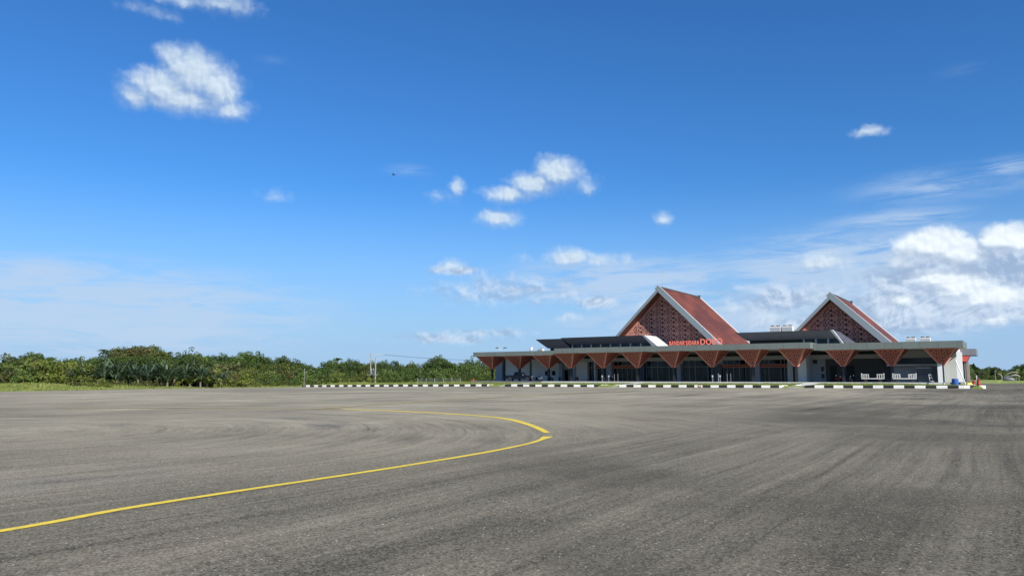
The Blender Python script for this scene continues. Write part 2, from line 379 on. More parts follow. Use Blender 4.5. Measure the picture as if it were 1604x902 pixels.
def ground_mat():
    m_, N, b = newmat('grass_ground')
    t_ = N.t.nodes.new('ShaderNodeTexCoord').outputs['Object']
    n = N.noise(t_, .12, 5, .6); n2 = N.noise(t_, 1.4, 5, .65); n3 = N.noise(t_, 9, 3, .7)
    cc = N.mix(N.mr(n, .35, .65), (.14, .19, .026), (.24, .28, .055))
    cc = N.mix(N.mr(n2, .42, .7), cc, (.28, .30, .09))
    cc = N.mix(N.mr(n3, .5, .75, 0, .6), cc, (.05, .075, .012))
    N.put(b.inputs['Base Color'], cc); b.inputs['Roughness'].default_value = .9
    bp = N.t.nodes.new('ShaderNodeBump'); bp.inputs['Strength'].default_value = .8; bp.inputs['Distance'].default_value = .12
    N.put(bp.inputs['Height'], N.m('ADD', n2, n3)); N.put(b.inputs['Normal'], bp.outputs[0])
    return m_
M['ground'] = ground_mat()

def asphalt_mat():
    m_, N, b = newmat('weathered_asphalt')
    t_ = N.t.nodes.new('ShaderNodeTexCoord').outputs['Object']; x, y, z = N.sep(t_)
    u = N.m('SUBTRACT', N.m('MULTIPLY', x, CA), N.m('MULTIPLY', y, SN))
    v = N.m('ADD', N.m('MULTIPLY', x, SN), N.m('MULTIPLY', y, CA))
    # big tonal patches
    big = N.noise(t_, .045, 5, .6, dist=.4); mid = N.noise(t_, .22, 5, .62)
    # traffic streaks running towards the far end of the apron, slightly fanned
    wob = N.m('MULTIPLY', N.m('SUBTRACT', N.noise(t_, .03, 2), .5), 2.5)
    us = N.m('ADD', u, wob)
    s1 = N.noise(N.xyz(N.m('MULTIPLY', us, 1.1), N.m('MULTIPLY', v, .035), 0), 1.0, 6, .68)
    s2 = N.noise(N.xyz(N.m('MULTIPLY', us, .28), N.m('MULTIPLY', v, .022), 3.0), 1.0, 4, .6)
    s3 = N.noise(N.xyz(N.m('MULTIPLY', us, 5.5), N.m('MULTIPLY', v, .10), 7.0), 1.0, 5, .75)
    # turning arcs around the taxi line centre
    rx = N.m('ADD', x, 16.2); ry = N.m('SUBTRACT', y, 22.0)
    r = N.m('SQRT', N.m('ADD', N.m('MULTIPLY', rx, rx), N.m('MULTIPLY', ry, ry)))
    r = N.m('ADD', r, N.m('MULTIPLY', wob, .35))
    th = N.m('ARCTAN2', ry, rx)
    a1 = N.noise(N.xyz(N.m('MULTIPLY', r, 1.3), N.m('MULTIPLY', th, .9), 11.0), 1.0, 6, .68)
    a2 = N.noise(N.xyz(N.m('MULTIPLY', r, .33), N.m('MULTIPLY', th, .6), 17.0), 1.0, 4, .6)
    a3 = N.noise(N.xyz(N.m('MULTIPLY', r, 4.5), N.m('MULTIPLY', th, 4.0), 23.0), 1.0, 4, .7)
    # blend arcs (left, near the line) with straight streaks (right and far)
    wv = N.m('ADD', N.m('MULTIPLY', N.mr(u, -11.5, -8.0), N.mr(v, 20.0, 30.0, 1.0, 0.0)), N.m('ADD', N.mr(r, 23.0, 36.0), N.mr(v, 4.0, 14.0, 1.0, 0.0))); wv = N.m('MINIMUM', wv, 1.0)
    def bl(a, s): return N.m('ADD', N.m('MULTIPLY', a, N.m('SUBTRACT', 1.0, wv)), N.m('MULTIPLY', s, wv))
    S1 = bl(a1, s1); S2 = bl(a2, s2); S3 = bl(a3, s3)
    tone = N.m('MULTIPLY_ADD', N.m('SUBTRACT', S1, .5), N.m('MULTIPLY_ADD', wv, .6, .8), 1.0)
    tone = N.m('MULTIPLY_ADD', N.m('SUBTRACT', S2, .5), N.m('MULTIPLY_ADD', wv, .8, .5), tone)
    tone = N.m('MULTIPLY_ADD', N.m('SUBTRACT', S3, .5), N.m('MULTIPLY_ADD', wv, .7, 1.1), tone)
    tone = N.m('MULTIPLY_ADD', N.m('SUBTRACT', big, .5), 1.7, tone)
    tone = N.m('MULTIPLY_ADD', N.m('SUBTRACT', mid, .5), .9, tone)
    l1 = bl(N.noise(N.xyz(N.m('MULTIPLY', r, 2.6), N.m('MULTIPLY', th, .7), 31.0), 1.0, 3, .6), N.noise(N.xyz(N.m('MULTIPLY', us, 2.2), N.m('MULTIPLY', v, .018), 37.0), 1.0, 3, .6))
    brk = N.mr(N.noise(t_, .16, 3, .6), .42, .58)
    tone = N.m('MULTIPLY_ADD', N.m('MULTIPLY', N.mr(l1, .60, .68), brk), -.38, tone)
    tone = N.m('MULTIPLY_ADD', N.m('MULTIPLY', N.mr(l1, .33, .40, 1.0, 0.0), brk), .16, tone)
    # long-used strip on the right is darker with rubber and fresh seal
    tone = N.m('MULTIPLY', tone, N.mr(N.m('ADD', u, N.m('MULTIPLY', wob, 2)), -24.0, 3.0, 1.08, .60))
    # isolated darker rubber patches
    rub = N.m('MULTIPLY', N.mr(S2, .54, .68), N.mr(mid, .42, .62))
    tone = N.m('MULTIPLY', tone, N.m('SUBTRACT', 1.0, N.m('MULTIPLY', rub, .42)))
    # thin pale tyre arcs
    ringsum = None
    for i, (cx, cy, rr) in enumerate([(-7.5, 29.0, 2.6), (-7.5, 29.0, 2.95), (-6.3, 29.5, 2.7), (-3.6, 29.5, 2.3), (-3.6, 29.5, 2.7), (-9.5, 28.0, 2.2)]):
        d = N.v('DISTANCE', t_, (cx, cy, 0)); e = N.m('ABSOLUTE', N.m('SUBTRACT', d, rr))
        k = N.mr(e, .05, .16, 1.0, 0.0)
        ringsum = k if ringsum is None else N.m('MAXIMUM', ringsum, k)
    ringsum = N.m('MULTIPLY', ringsum, N.mr(N.noise(t_, .35, 3), .45, .62))
    ringsum = N.m('MULTIPLY', ringsum, N.mr(N.m('SUBTRACT', x, -14.0), 0.0, 3.0))
    tone = N.m('ADD', tone, N.m('MULTIPLY', ringsum, .22))
    # aggregate
    g1 = N.noise(t_, 34, 4, .8); g2 = N.noise(t_, 130, 2, .7); g3 = N.noise(t_, 9, 3, .65)
    tone = N.m('MULTIPLY_ADD', N.m('SUBTRACT', g1, .5), 2.0, tone)
    tone = N.m('MULTIPLY_ADD', N.m('SUBTRACT', g2, .5), 1.9, tone)
    tone = N.m('MULTIPLY_ADD', N.m('SUBTRACT', g3, .5), .45, tone)
    for sc_, am_ in ((46.0, .62), (20.0, .14)):
        vc = N.t.nodes.new('ShaderNodeTexVoronoi'); vc.inputs['Scale'].default_value = sc_; N.put(vc.inputs['Vector'], t_)
        tone = N.m('MULTIPLY_ADD', N.m('SUBTRACT', N.sep(vc.outputs['Color'])[1], .5), am_, tone)
    # dark seal and rubber patches in the foreground right of the line, broken up by the streaks
    pt = N.m('MULTIPLY', N.mr(N.noise(t_, .11, 4, .6), .47, .60), N.mr(u, -13.0, -7.0))
    pt = N.m('MULTIPLY', pt, N.mr(S3, .30, .62, .25, 1.0))
    tone = N.m('MULTIPLY', tone, N.m('SUBTRACT', 1.0, N.m('MULTIPLY', pt, .54)))
    tone = N.m('MAXIMUM', tone, .15)
    hue = N.noise(t_, .5, 4, .6)
    base = N.mix(N.mr(hue, .35, .65), (.246, .221, .154), (.260, .226, .160))
    base = N.mix(N.m('MULTIPLY', rub, .6), base, (.185, .167, .145))
    cc = N.v('SCALE', base, tone)
    # pale stone specks
    for sc, thr, sz in ((5.0, .70, .09), (14.0, .82, .16), (27.0, .90, .3)):
        vo = N.t.nodes.new('ShaderNodeTexVoronoi'); vo.inputs['Scale'].default_value = sc
        N.put(vo.inputs['Vector'], t_); cr = N.sep(vo.outputs['Color'])
        k = N.m('MULTIPLY', N.m('GREATER_THAN', cr[0], thr), N.m('LESS_THAN', vo.outputs['Distance'], N.m('MULTIPLY', cr[1], sz)))
        cc = N.mix(N.m('MULTIPLY', k, .85), cc, (.66, .62, .52))
    N.put(b.inputs['Base Color'], cc); b.inputs['Roughness'].default_value = .92
    b.inputs['Specular IOR Level'].default_value = .25
    bp = N.t.nodes.new('ShaderNodeBump'); bp.inputs['Strength'].default_value = .7; bp.inputs['Distance'].default_value = .012
    N.put(bp.inputs['Height'], N.m('ADD', N.m('ADD', g1, g2), N.m('MULTIPLY', g3, .6))); N.put(b.inputs['Normal'], bp.outputs[0])
    return m_
M['asphalt'] = asphalt_mat()
def paint_mat(name, col, worn):
    m_, N, b = newmat(name)
    t_ = N.t.nodes.new('ShaderNodeTexCoord').outputs['Object']
    n = N.noise(t_, 6, 5, .7); n2 = N.noise(t_, 60, 3, .7); n3 = N.noise(t_, .5, 3)
    cc = N.v('SCALE', col, N.m('MULTIPLY_ADD', N.m('SUBTRACT', n, .5), .35, 1.0))
    k = N.mr(N.m('ADD', N.m('MULTIPLY', n, .4), N.m('ADD', N.m('MULTIPLY', n2, .4), N.m('MULTIPLY', n3, .2))), .5 - worn, .62 - worn)
    N.put(b.inputs['Base Color'], N.mix(N.m('MULTIPLY', k, min(.95, .35 + worn * 3)), cc, (.15, .14, .12)))
    b.inputs['Roughness'].default_value = .75
    return m_
M['yline'] = paint_mat('yellow_line_paint', (.78, .57, .035), .035)
M['yfaint'] = paint_mat('faded_yellow_paint', (.50, .38, .10), .07)

# ------------------------------------------------------------------ ground, apron
def grid_obj(name, us, vs, fz, m_, keep=None):
    idx = {}; V = []; Fs = []
    for j, v in enumerate(vs):
        for i, u in enumerate(us):
            x, y = XY(u, v); V.append((x, y, fz(u, v)))
    n = len(us)
    for j in range(len(vs) - 1):
        for i in range(n - 1):
            Fs.append((j * n + i, j * n + i + 1, (j + 1) * n + i + 1, (j + 1) * n + i))
    return np_mesh(name, V, Fs, m_)
def fr(a, b, s):
    k = max(1, int(round((b - a) / s))); return [a + (b - a) * i / k for i in range(k)]
us = fr(-4000, -400, 400) + fr(-400, -170, 15) + fr(-170, -98, 2) + fr(-98, -8, 3) + fr(-8, 2, .25) + fr(2, 100, 10) + fr(100, 400, 50) + fr(400, 4000, 400) + [4000]
vs_ = fr(-4000, -400, 400) + fr(-400, 0, 50) + fr(0, 112, 4) + fr(112, 114.8, .7) + fr(114.8, 115.8, .1) + fr(115.8, 130, .7) + fr(130, 170, 4) + fr(170, 260, 5) + fr(260, 500, 30) + fr(500, 5000, 500) + [5000]
def gz(u, v):
    z = g_ground(u, v)
    return z - (.12 if outside(u, v) <= 0 else 0)
tag(grid_obj('ground', us, vs_, gz, M['ground']), kind='structure')
# apron
V = []; Fs = []
rows = fr(-120, 0, 20) + fr(0, 115, 2.5) + [115.0]
ncol = 90
for v in rows:
    l = lin(v, LK)
    for i in range(ncol + 1):
        u = l + (320 - l) * (i / ncol) ** 1.35; x, y = XY(u, v)
        if i == 0: u += mnoise.noise(Vector((0, v * .35, 0))) * .5; x, y = XY(u, v)
        V.append((x, y, g_apron(u, v)))
for j in range(len(rows) - 1):
    for i in range(ncol): k = j * (ncol + 1) + i; Fs.append((k, k + 1, k + ncol + 2, k + ncol + 1))
rows2 = fr(115, 130, .5) + fr(130, 215, 4) + [215]; k0 = len(V)
for v in rows2:
    for i in range(41):
        u = lin(v, RK_) + (320 - lin(v, RK_)) * (i / 40) ** 1.35; x, y = XY(u, v); V.append((x, y, g_apron(u, v)))
for j in range(len(rows2) - 1):
    for i in range(40): k = k0 + j * 41 + i; Fs.append((k, k + 1, k + 42, k + 41))
tag(np_mesh('apron', V, Fs, M['asphalt']), kind='structure')

# ------------------------------------------------------------------ yellow lines
def ribbon(name, pts, w, m_, dz=.008, jit=0.0, seed=1):
    rnd = random.Random(seed)
    P_ = [Vector((x, y, 0)) for x, y in pts]
    # catmull-rom resample
    out = []
    for i in range(len(P_) - 1):
        p0 = P_[max(0, i - 1)]; p1 = P_[i]; p2 = P_[i + 1]; p3 = P_[min(len(P_) - 1, i + 2)]
        for k in range(8):
            t = k / 8
            out.append(.5 * ((2 * p1) + (-p0 + p2) * t + (2 * p0 - 5 * p1 + 4 * p2 - p3) * t * t + (-p0 + 3 * p1 - 3 * p2 + p3) * t ** 3))
    out.append(P_[-1]); mb = MB(); V = []
    for i, p in enumerate(out):
        d = (out[min(i + 1, len(out) - 1)] - out[max(i - 1, 0)]).normalized(); nrm = Vector((-d.y, d.x, 0))
        ww = w(i / (len(out) - 1)) if callable(w) else w
        for s in (-1, 1):
            q = p + nrm * s * (ww / 2 + rnd.uniform(-jit, jit)); uu, vv = UV(q.x, q.y)
            V.append((q.x, q.y, g_apron(uu, vv) + dz))
    mb.add(V, [(2 * i, 2 * i + 1, 2 * i + 3, 2 * i + 2) for i in range(len(out) - 1)])
    o = mb.build(name, m_); return tag(o, kind='structure')
ribbon('yellow_line', [(-9.4, 1.5), (-7.1, 5.2), (-5.36, 8.19), (-4.73, 9.6), (-3.72, 11.27), (-2.26, 13.58), (-.62, 16.5), (.35, 18.65), (.74, 19.9), (.98, 21.0)],
       lambda t: .15 if t < .9 else .15 + .13 * min(1, (t - .9) / .06), M['yline'], jit=.006)
ribbon('yellow_line', [(1.02, 22.4), (.85, 24.2), (.55, 26.4), (-.05, 29.3), (-1.11, 31.8), (-2.88, 34.1), (-5.58, 36.9), (-8.6, 38.9)],
       lambda t: .19 + .30 * t, M['yline'], jit=.008, seed=2)
ribbon('faded_yellow_line', [(-8.75, 39.0), (-9.9, 39.6), (-16.2, 40.4), (-24, 40.5)], .40, M['yfaint'], dz=.012, jit=.01, seed=3)
ribbon('faded_yellow_line', [(-9.6, 40.1), (-9.5, 40.9), (-9.0, 42.2), (-7.9, 45.5), (-2.0, 60.0), (14.0, 90.0)], .45, M['yfaint'], dz=.016, jit=.01, seed=4)

# ------------------------------------------------------------------ kerbs
def kerb(pts, phase=0):
    """painted concrete kerb along (u, v) points; alternating 1.275 m blocks"""
    P_ = [Vector((u, v, 0)) for u, v in pts]; out = [(P_[0], 0.0)]; L = 0
    for a, b in zip(P_, P_[1:]):
        seg = (b - a).length; n = max(1, int(round(seg / .32)))
        for k in range(1, n + 1): out.append((a.lerp(b, k / n), L + seg * k / n))
        L += seg
    mb = MB(); prev = None
    for i, (p, s) in enumerate(out):
        d = (out[min(i + 1, len(out) - 1)][0] - out[max(i - 1, 0)][0]).normalized(); n = Vector((-d.y, d.x, 0))
        z0 = g_apron(p.x, min(p.y, 115)) - .05; hz = .38 + .02 * math.sin(s * .7)
        prof = [(0, z0), (0, z0 + .05 + hz - .05), (.04, z0 + .05 + hz), (.26, z0 + .05 + hz), (.26, z0)]
        ring = []
        for o_, z in prof:
            q = p + n * o_; x, y = XY(q.x, q.y); ring.append((x, y, z))
        if prev is not None:
            mid = (s + out[i - 1][1]) / 2; mi = (int(math.floor(mid / 1.275)) + phase) % 2
            mb.add(prev + ring, [(j, j + 5, j + 6, j + 1) for j in range(4)], mi)
        if i in (0, len(out) - 1): mb.add(ring, [(0, 1, 2, 3, 4)], 0)
        prev = ring
    o = mb.build('kerb', [M['kerb_white'], M['kerb_black']]); return tag(o, kind='structure')
def flare(u, v=115.0, r=3.6):
    return [(u + r * math.sin(t), v + r - r * math.cos(t)) for t in [R(k) for k in (15, 30, 45, 60, 75, 90)]]
K0 = -131.0
def ph(u): return int(round((u - K0) / 1.275))
kerb([(K0, 115)] + [(-82.2, 115)] + flare(-82.2), 1)
kerb([(-77.2, 115), (-59.6, 115)] + flare(-59.6), 1)
kerb([(-54.6, 115), (-29.6, 115)] + flare(-29.6), 0)
kerb([(-25.3, 115), (-5.6, 115)] + flare(-5.6, 115, 2.4) + [(-3.45, 118.2), (-5.1, 125.2)], 1)
kerb([(-77.4, 120.4), (-73.5, 120.4)], 0)

# access ramps of pale concrete between the kerbs
for a, b in ((-78.5, -77.3), (-56.0, -54.7), (-27.6, -25.4)):
    mb = MB(); V = []
    vv = [115.02 + k * .8 for k in range(14)]
    for v in vv:
        for u in (a - (v - 115) * .0, b):
            x, y = XY(u, v); V.append((x, y, g_ground(u, v) + .03 if v > 115.4 else g_apron(u, 115) + .03))
    mb.add(V, [(2 * i, 2 * i + 1, 2 * i + 3, 2 * i + 2) for i in range(len(vv) - 1)])
    tag(mb.build('access_path', M['concrete']), kind='structure')

# terrace under the terminal (forecourt paving)
U0, V0, Z0 = -50.0, 138.0, 0.85
SITE_RZ = -SA
def site(u, v, z=0.0): x, y = XY(u, v); return (x, y, z)
class LB(MB):
    """mesh given in site coordinates (u, v, z), stored relative to the terminal base"""
    def build(s, name, mats, parent=None, **k):
        s.v = [(a - U0, b - V0, c_ - Z0) for a, b, c_ in s.v]; return MB.build(s, name, mats, parent, **k)
paving = empty('forecourt_paving', site(U0, V0, Z0), SITE_RZ); bpy.data.objects.remove(paving)
mb = LB(); mb.box(-93.6, -8.6, 126.7, 176, -.6, .85, 1); mb.box(-76.0, -8.6, 125.6, 126.69, -.6, .87, 0)
o = mb.build('forecourt_paving', [M['concrete'], M['paving']]); o.location = site(U0, V0, Z0); o.rotation_euler = (0, 0, SITE_RZ); tag(o, kind='structure')

# ------------------------------------------------------------------ terminal
T = empty('airport_terminal', site(U0, V0, Z0), SITE_RZ,
          'long single-storey airport terminal with two red gabled roofs, patterned terracotta screens and inverted pyramid columns', 'airport terminal')
def B(name, m_, boxes, parent=T, **k):
    mb = LB()
    for b in boxes: mb.box(*b)
    return mb.build(name, m_, parent, **k)
Zf = .85
# body
B('body_wall', M['wall'], [(-94.7, -7.9, 139.2, 165, Zf, 6.6)])
B('side_wall', M['header'], [(-9.1, -7.6, 138.0, 156, Zf, 5.95)])
B('end_pier', mat('grey_end_wall', (.30, .33, .33), .7, .2, .6, streak=True), [(-9.6, -9.12, 130.7, 156, Zf, 5.9)])
B('white_corner_trim', M['white'], [(-9.66, -9.06, 130.45, 130.69, Zf, 5.6)])
B('roof_deck', M['deck'], [(-94.6, -8.0, 139.3, 164.8, 6.62, 6.85)])
B('header', M['header'], [(-79.0, -10.4, 137.9, 139.15, 4.72, 5.42)])
B('vent_band', M['darker'], [(-94.6, -9.2, 138.3, 139.18, 5.43, 5.93)])
# left wing facade: white panels and piers
B('corner_pier', M['pier'], [(-94.8, -93.2, 137.6, 139.15, Zf, 5.42)])
B('wall_panel', M['wall'], [(-92.6, -86.4, 138.0, 139.15, Zf, 5.42)])
B('wall_panel', M['wall'], [(-85.9, -79.1, 138.0, 139.15, Zf, 5.42)])
B('dark_joint', M['dark'], [(-93.17, -92.63, 138.2, 139.16, Zf, 5.42)])
B('dark_joint', M['dark'], [(-86.37, -85.93, 138.2, 139.16, Zf, 5.42)])
w_ = B('window', M['mullion'], [(-82.6, -81.5, 137.93, 138.0, 2.0, 3.0)]); B('pane', M['glass'], [(-82.5, -81.6, 137.9, 137.93, 2.08, 2.92)], w_)
w_ = B('window', M['mullion'], [(-80.9, -80.0, 137.93, 138.0, 2.0, 3.0)]); B('pane', M['glass'], [(-80.8, -80.1, 137.9, 137.93, 2.08, 2.92)], w_)
B('pier', M['pier'], [(-79.05, -78.3, 137.7, 139.15, Zf, 4.71)])
# entrance sign panel above the left entrance
sg = B('entrance_sign', M['black'], [(-80.9, -77.8, 136.6, 136.75, 4.55, 4.95)])
B('sign_stripe', M['peach'], [(-80.7, -79.6, 136.57, 136.6, 4.66, 4.84), (-79.4, -78.0, 136.57, 136.6, 4.72, 4.78)], sg)
dr = B('entrance_door', M['glassblack'], [(-78.25, -76.3, 138.6, 138.7, Zf, 3.2)])
B('door_frame', M['mullion'], [(-78.28, -78.18, 138.5, 138.6, Zf, 3.3), (-77.3, -77.22, 138.5, 138.6, Zf, 3.2), (-76.35, -76.25, 138.5, 138.6, Zf, 3.3), (-78.17, -76.36, 138.5, 138.6, 3.2, 3.3)], dr)
B('wall_panel', M['header'], [(-78.25, -76.3, 138.4, 139.1, 3.31, 4.71)])
B('pier', M['pier'], [(-76.2, -75.1, 137.6, 139.15, Zf, 4.71)])
B('wall_panel', M['white'], [(-75.05, -72.5, 137.8, 139.15, Zf, 4.71)])
# glazed bays: (u0, u1, mullion us, red band?)
def bay(u0, u1, mull, band, gl='glass', trans=3.55):
    w = B('window', M[gl], [(u0, u1, 138.55, 138.65, Zf, 4.71)])
    bx = [(m_ - .05, m_ + .05, 138.38, 138.54, Zf + .01, 4.7) for m_ in mull]
    bx += [(u0, u0 + .08, 138.4, 138.54, Zf + .01, 4.7), (u1 - .08, u1, 138.4, 138.54, Zf + .01, 4.7)]
    if not band: bx += [(u0 + .1, u1 - .1, 138.41, 138.53, trans, trans + .1)]
    bx += [(u0 + .1, u1 - .1, 138.42, 138.53, Zf + .02, Zf + .1)]
    B('frame', M['mullion'], bx, w)
    if band:
        s_ = B('sunshade', M['redband'], [(u0, u1, 137.62, 138.35, 3.50, 3.82)])
        B('trim', M['peach'], [(u0, u1, 137.56, 138.34, 3.83, 3.93), (u0, u1, 137.56, 138.34, 3.38, 3.49)], s_)
bay(-72.4, -70.95, [-71.7], False)
B('pier', M['white'], [(-70.9, -70.6, 137.7, 139.1, Zf, 4.71)])
bay(-70.5, -68.2, [-69.6, -69.0], True)
B('pier', M['pier'], [(-68.1, -67.0, 137.6, 139.15, Zf, 4.71)])
bay(-66.9, -61.2, [-65.9, -64.9, -63.9, -62.9, -62.0], True, 'glassblack')
B('blue_pier', M['blue'], [(-61.1, -60.0, 137.7, 139.15, Zf, 4.71)])
bay(-59.9, -53.5, [-58.7, -57.5, -55.2, -54.3], False)
B('pier', M['pier'], [(-53.4, -52.6, 137.6, 139.15, Zf, 4.0)])
bay(-52.5, -46.4, [-51.2, -50.0, -47.6], False)
B('blue_pier', M['blue'], [(-46.3, -44.8, 137.7, 139.15, Zf, 4.0)])
bay(-44.7, -39.0, [-44.0, -42.8, -41.7, -40.6, -39.7], True)
B('pier', M['pier'], [(-38.9, -37.9, 137.6, 139.15, Zf, 4.71)])
bay(-37.8, -33.2, [-37.2, -36.5, -34.4, -33.8], True)
B('pier', M['white'], [(-33.1, -32.2, 137.5, 139.15, Zf, 4.71)])
B('dark_joint', M['darker'], [(-32.17, -31.83, 138.1, 139.15, Zf, 4.71)])
B('wall_panel', M['pier'], [(-31.8, -30.8, 137.9, 139.15, Zf, 4.71)])
B('white_fin_wall', M['white'], [(-30.75, -29.3, 134.6, 139.1, Zf, 5.9)])
B('wall_panel', M['pier'], [(-29.25, -26.9, 137.9, 139.15, Zf, 4.71)])
# right wing: dark wall with doors, notice boards and the vehicle bay
B('dark_wall', M['dark'], [(-26.85, -17.9, 138.1, 139.14, Zf, 4.71)])
for a, b in ((-26.2, -25.1), (-23.6, -22.4)):
    d_ = B('service_door', M['darker'], [(a, b, 138.02, 138.1, Zf, 3.6)]); B('door_handle', M['chrome'], [(b - .22, b - .12, 137.96, 138.02, 1.85, 2.0)], d_)
for z in (1.35, 2.55):
    w_ = B('window', M['mullion'], [(-27.7, -27.05, 137.84, 137.9, z, z + .95)]); B('pane', M['glassblack'], [(-27.62, -27.13, 137.8, 137.84, z + .07, z + .88)], w_)
B('restroom_sign', M['black'], [(-28.9, -28.2, 137.8, 137.9, 3.95, 4.6)])
B('dark_wall', M['darker'], [(-17.85, -9.7, 141.0, 141.2, Zf, 4.71)])      # back of the vehicle bay
B('clerestory_strip', M['blue'], [(-17.6, -9.7, 137.9, 138.0, 3.75, 4.71)])
B('bay_lintel', M['white'], [(-17.3, -9.7, 136.6, 138.3, 3.42, 3.70)])
B('bay_pillar', M['dark'], [(-17.85, -17.1, 138.0, 139.1, Zf, 3.44)])
B('bay_pillar', M['header'], [(-11.3, -10.1, 138.0, 139.1, Zf, 3.44)])
B('bay_ceiling_wall', M['header'], [(-17.6, -9.62, 136.2, 136.5, 4.75, 5.9)])
# canopy
def canopy(u0, u1, v0, v1, z0, z1):
    c_ = B('canopy_roof', M['deck'], [(u0 + .12, u1 - .12, v0 + .12, v1, z0 + .1, z1 - .02)])
    B('fascia', M['fascia'], [(u0, u1, v0, v0 + .1, z0, z1), (u0, u0 + .1, v0 + .102, v1, z0, z1), (u1 - .1, u1, v0 + .102, v1, z0, z1)], c_)
    B('soffit', M['soffit'], [(u0 + .12, u1 - .12, v0 + .12, v1 - .02, z0 + .05, z0 + .098)], c_)
    return c_
canopy(-94.0, -73.4, 128.0, 139.25, 5.92, 6.78)
canopy(-73.35, -26.7, 126.0, 139.2, 6.16, 7.10)
canopy(-26.65, -6.05, 128.0, 139.15, 5.90, 6.93)
# inverted pyramids on black columns
def pattern(mb, org, ax, ay, inside, tile, motif, mi=1, off=0.02):
    """add dark perforation shapes of a repeated motif on a plane"""
    n = ax.cross(ay).normalized()
    (x0, x1, y0, y1) = inside.ext
    j = math.floor(y0 / tile[1])
    while j * tile[1] < y1:
        i = math.floor(x0 / tile[0])
        while i * tile[0] < x1:
            for shp in motif:
                pts = [(i * tile[0] + px, j * tile[1] + py) for px, py in shp]
                if all(inside(p) for p in pts):
                    V = [org + ax * p[0] + ay * p[1] - n * off for p in pts]
                    mb.add([tuple(q) for q in V], [tuple(range(len(V)))], mi)
            i += 1
        j += 1
def dia(cx, cy, a, b, rot=0):
    c_, s_ = math.cos(rot), math.sin(rot)
    return [(cx + x * c_ - y * s_, cy + x * s_ + y * c_) for x, y in ((a, 0), (0, b), (-a, 0), (0, -b))]
def cross(cx, cy, a, w):
    return [[(cx - a, cy - w), (cx + a, cy - w), (cx + a, cy + w), (cx - a, cy + w)], [(cx - w, cy + w + .001), (cx + w, cy + w + .001), (cx + w, cy + a), (cx - w, cy + a)], [(cx - w, cy - a), (cx + w, cy - a), (cx + w, cy - w - .001), (cx - w, cy - w - .001)]]
motifP = [dia(.2, .2, .17, .19), dia(.55, .45, .12, .17), dia(.53, .08, .09, .1), dia(.2, .57, .09, .1)]
def pyramid(uc, vf, zt):
    hw = 2.08; za = 3.36; ap = .2; vc = vf + 2.95
    top = [Vector((uc - hw, vf + .15, zt)), Vector((uc + hw, vf + .15, zt)), Vector((uc + hw, vf + 5.75, zt)), Vector((uc - hw, vf + 5.75, zt))]
    bot = [Vector((uc - ap, vc - ap, za)), Vector((uc + ap, vc - ap, za)), Vector((uc + ap, vc + ap, za)), Vector((uc - ap, vc + ap, za))]
    mb = LB(); mb.hexa(bot, top, 0)
    for k in range(4):
        a, b, c_, d = bot[k], bot[(k + 1) % 4], top[(k + 1) % 4], top[k]
        ax = (c_ - d).normalized(); midt = (c_ + d) / 2; midb = (a + b) / 2; ay = (midt - midb); H_ = ay.length; ay.normalize()
        half_t = (c_ - d).length / 2
        class IN:
            ext = (-half_t, half_t, 0, H_)
            def __call__(s, p, H_=H_, half_t=half_t): return .22 < p[1] < H_ - .12 and abs(p[0]) < ap + (half_t - ap) * p[1] / H_ - .16
        pattern(mb, midb, ax, ay, IN(), (.70, .74), motifP, 1, -.02)
    o = mb.build('inverted_pyramid', [M['terrapyr'], M['hole']], T)
    tr = LB()
    for k in range(4): tr.bar(bot[k], top[k], .085, .085, 6)
    tr.build('edge_trim', M['terratrim'], o)
    cb = LB(); cb.box(uc - .2, uc + .2, vc - .2, vc + .2, Zf, za + .05); cb.build('column', M['black'], o)
for uc in (-91.2, -84.4, -77.5): pyramid(uc, 128.0, 5.92)
for k in range(7): pyramid(-71.35 + 6.95 * k, 126.0, 6.16)
for uc in (-22.85, -15.85, -9.05): pyramid(uc, 128.0, 5.9)

# clerestory monitors on the roof
def monitor(u0, u1, zt, m_, dl, dr_, windows, vt=132.0, vb=134.0, zb=7.8, back=146.0, mull=2.05):
    mb = LB(); mb.hexa([(u0 + dl, vb, zb), (u1 + dr_, vb, zb), (u1 + dr_, back, zb), (u0 + dl, back, zb)],
                       [(u0, vt, zt), (u1, vt, zt), (u1, back, zt), (u0, back, zt)])
    o = mb.build('clerestory_panel', m_, T)
    B('roof_edge', M['black'], [(u0, u1, vt - .03, vt + .15, zt + .002, zt + .07)], o)
    B('clerestory_wall', M['darker'], [(u0 + dl + .3, u1 + dr_ - .05, vb + .5, back, 6.8, zb - .01)])
    if windows:
        a, b = windows; n = max(1, int(round((b - a) / mull)))
        w = B('clerestory_window', M['glass'], [(a, b, vb + .12, vb + .2, 6.9, zb - .02)])
        for k in range(n + 1): B('mullion', M['mullion'], [(a + (b - a) * k / n - .13, a + (b - a) * k / n + .13, vb + .02, vb + .11, 6.9, zb - .01)], w)
monitor(-81.3, -75.4, 9.22, M['fasciaA'], 1.8, 1.2, None, vt=132.3, zb=7.5)
monitor(-75.3, -57.9, 9.36, M['fasciaA'], 1.2, 1.5, (-73.8, -56.9), zb=8.05)
mb = LB(); mb.hexa([(-56.3, 134.0, 7.1), (-55.2, 134.0, 7.1), (-54.9, 139.5, 7.1), (-56.0, 139.5, 7.1)], [(-57.8, 131.95, 9.42), (-57.3, 131.95, 9.42), (-57.3, 137.5, 9.42), (-57.8, 137.5, 9.42)])
mb.build('white_end_wall', M['white'], T)
monitor(-40.3, -24.9, 9.25, M['fasciaB'], 1.4, 1.4, (-29.4, -23.6), zb=7.98, back=143)
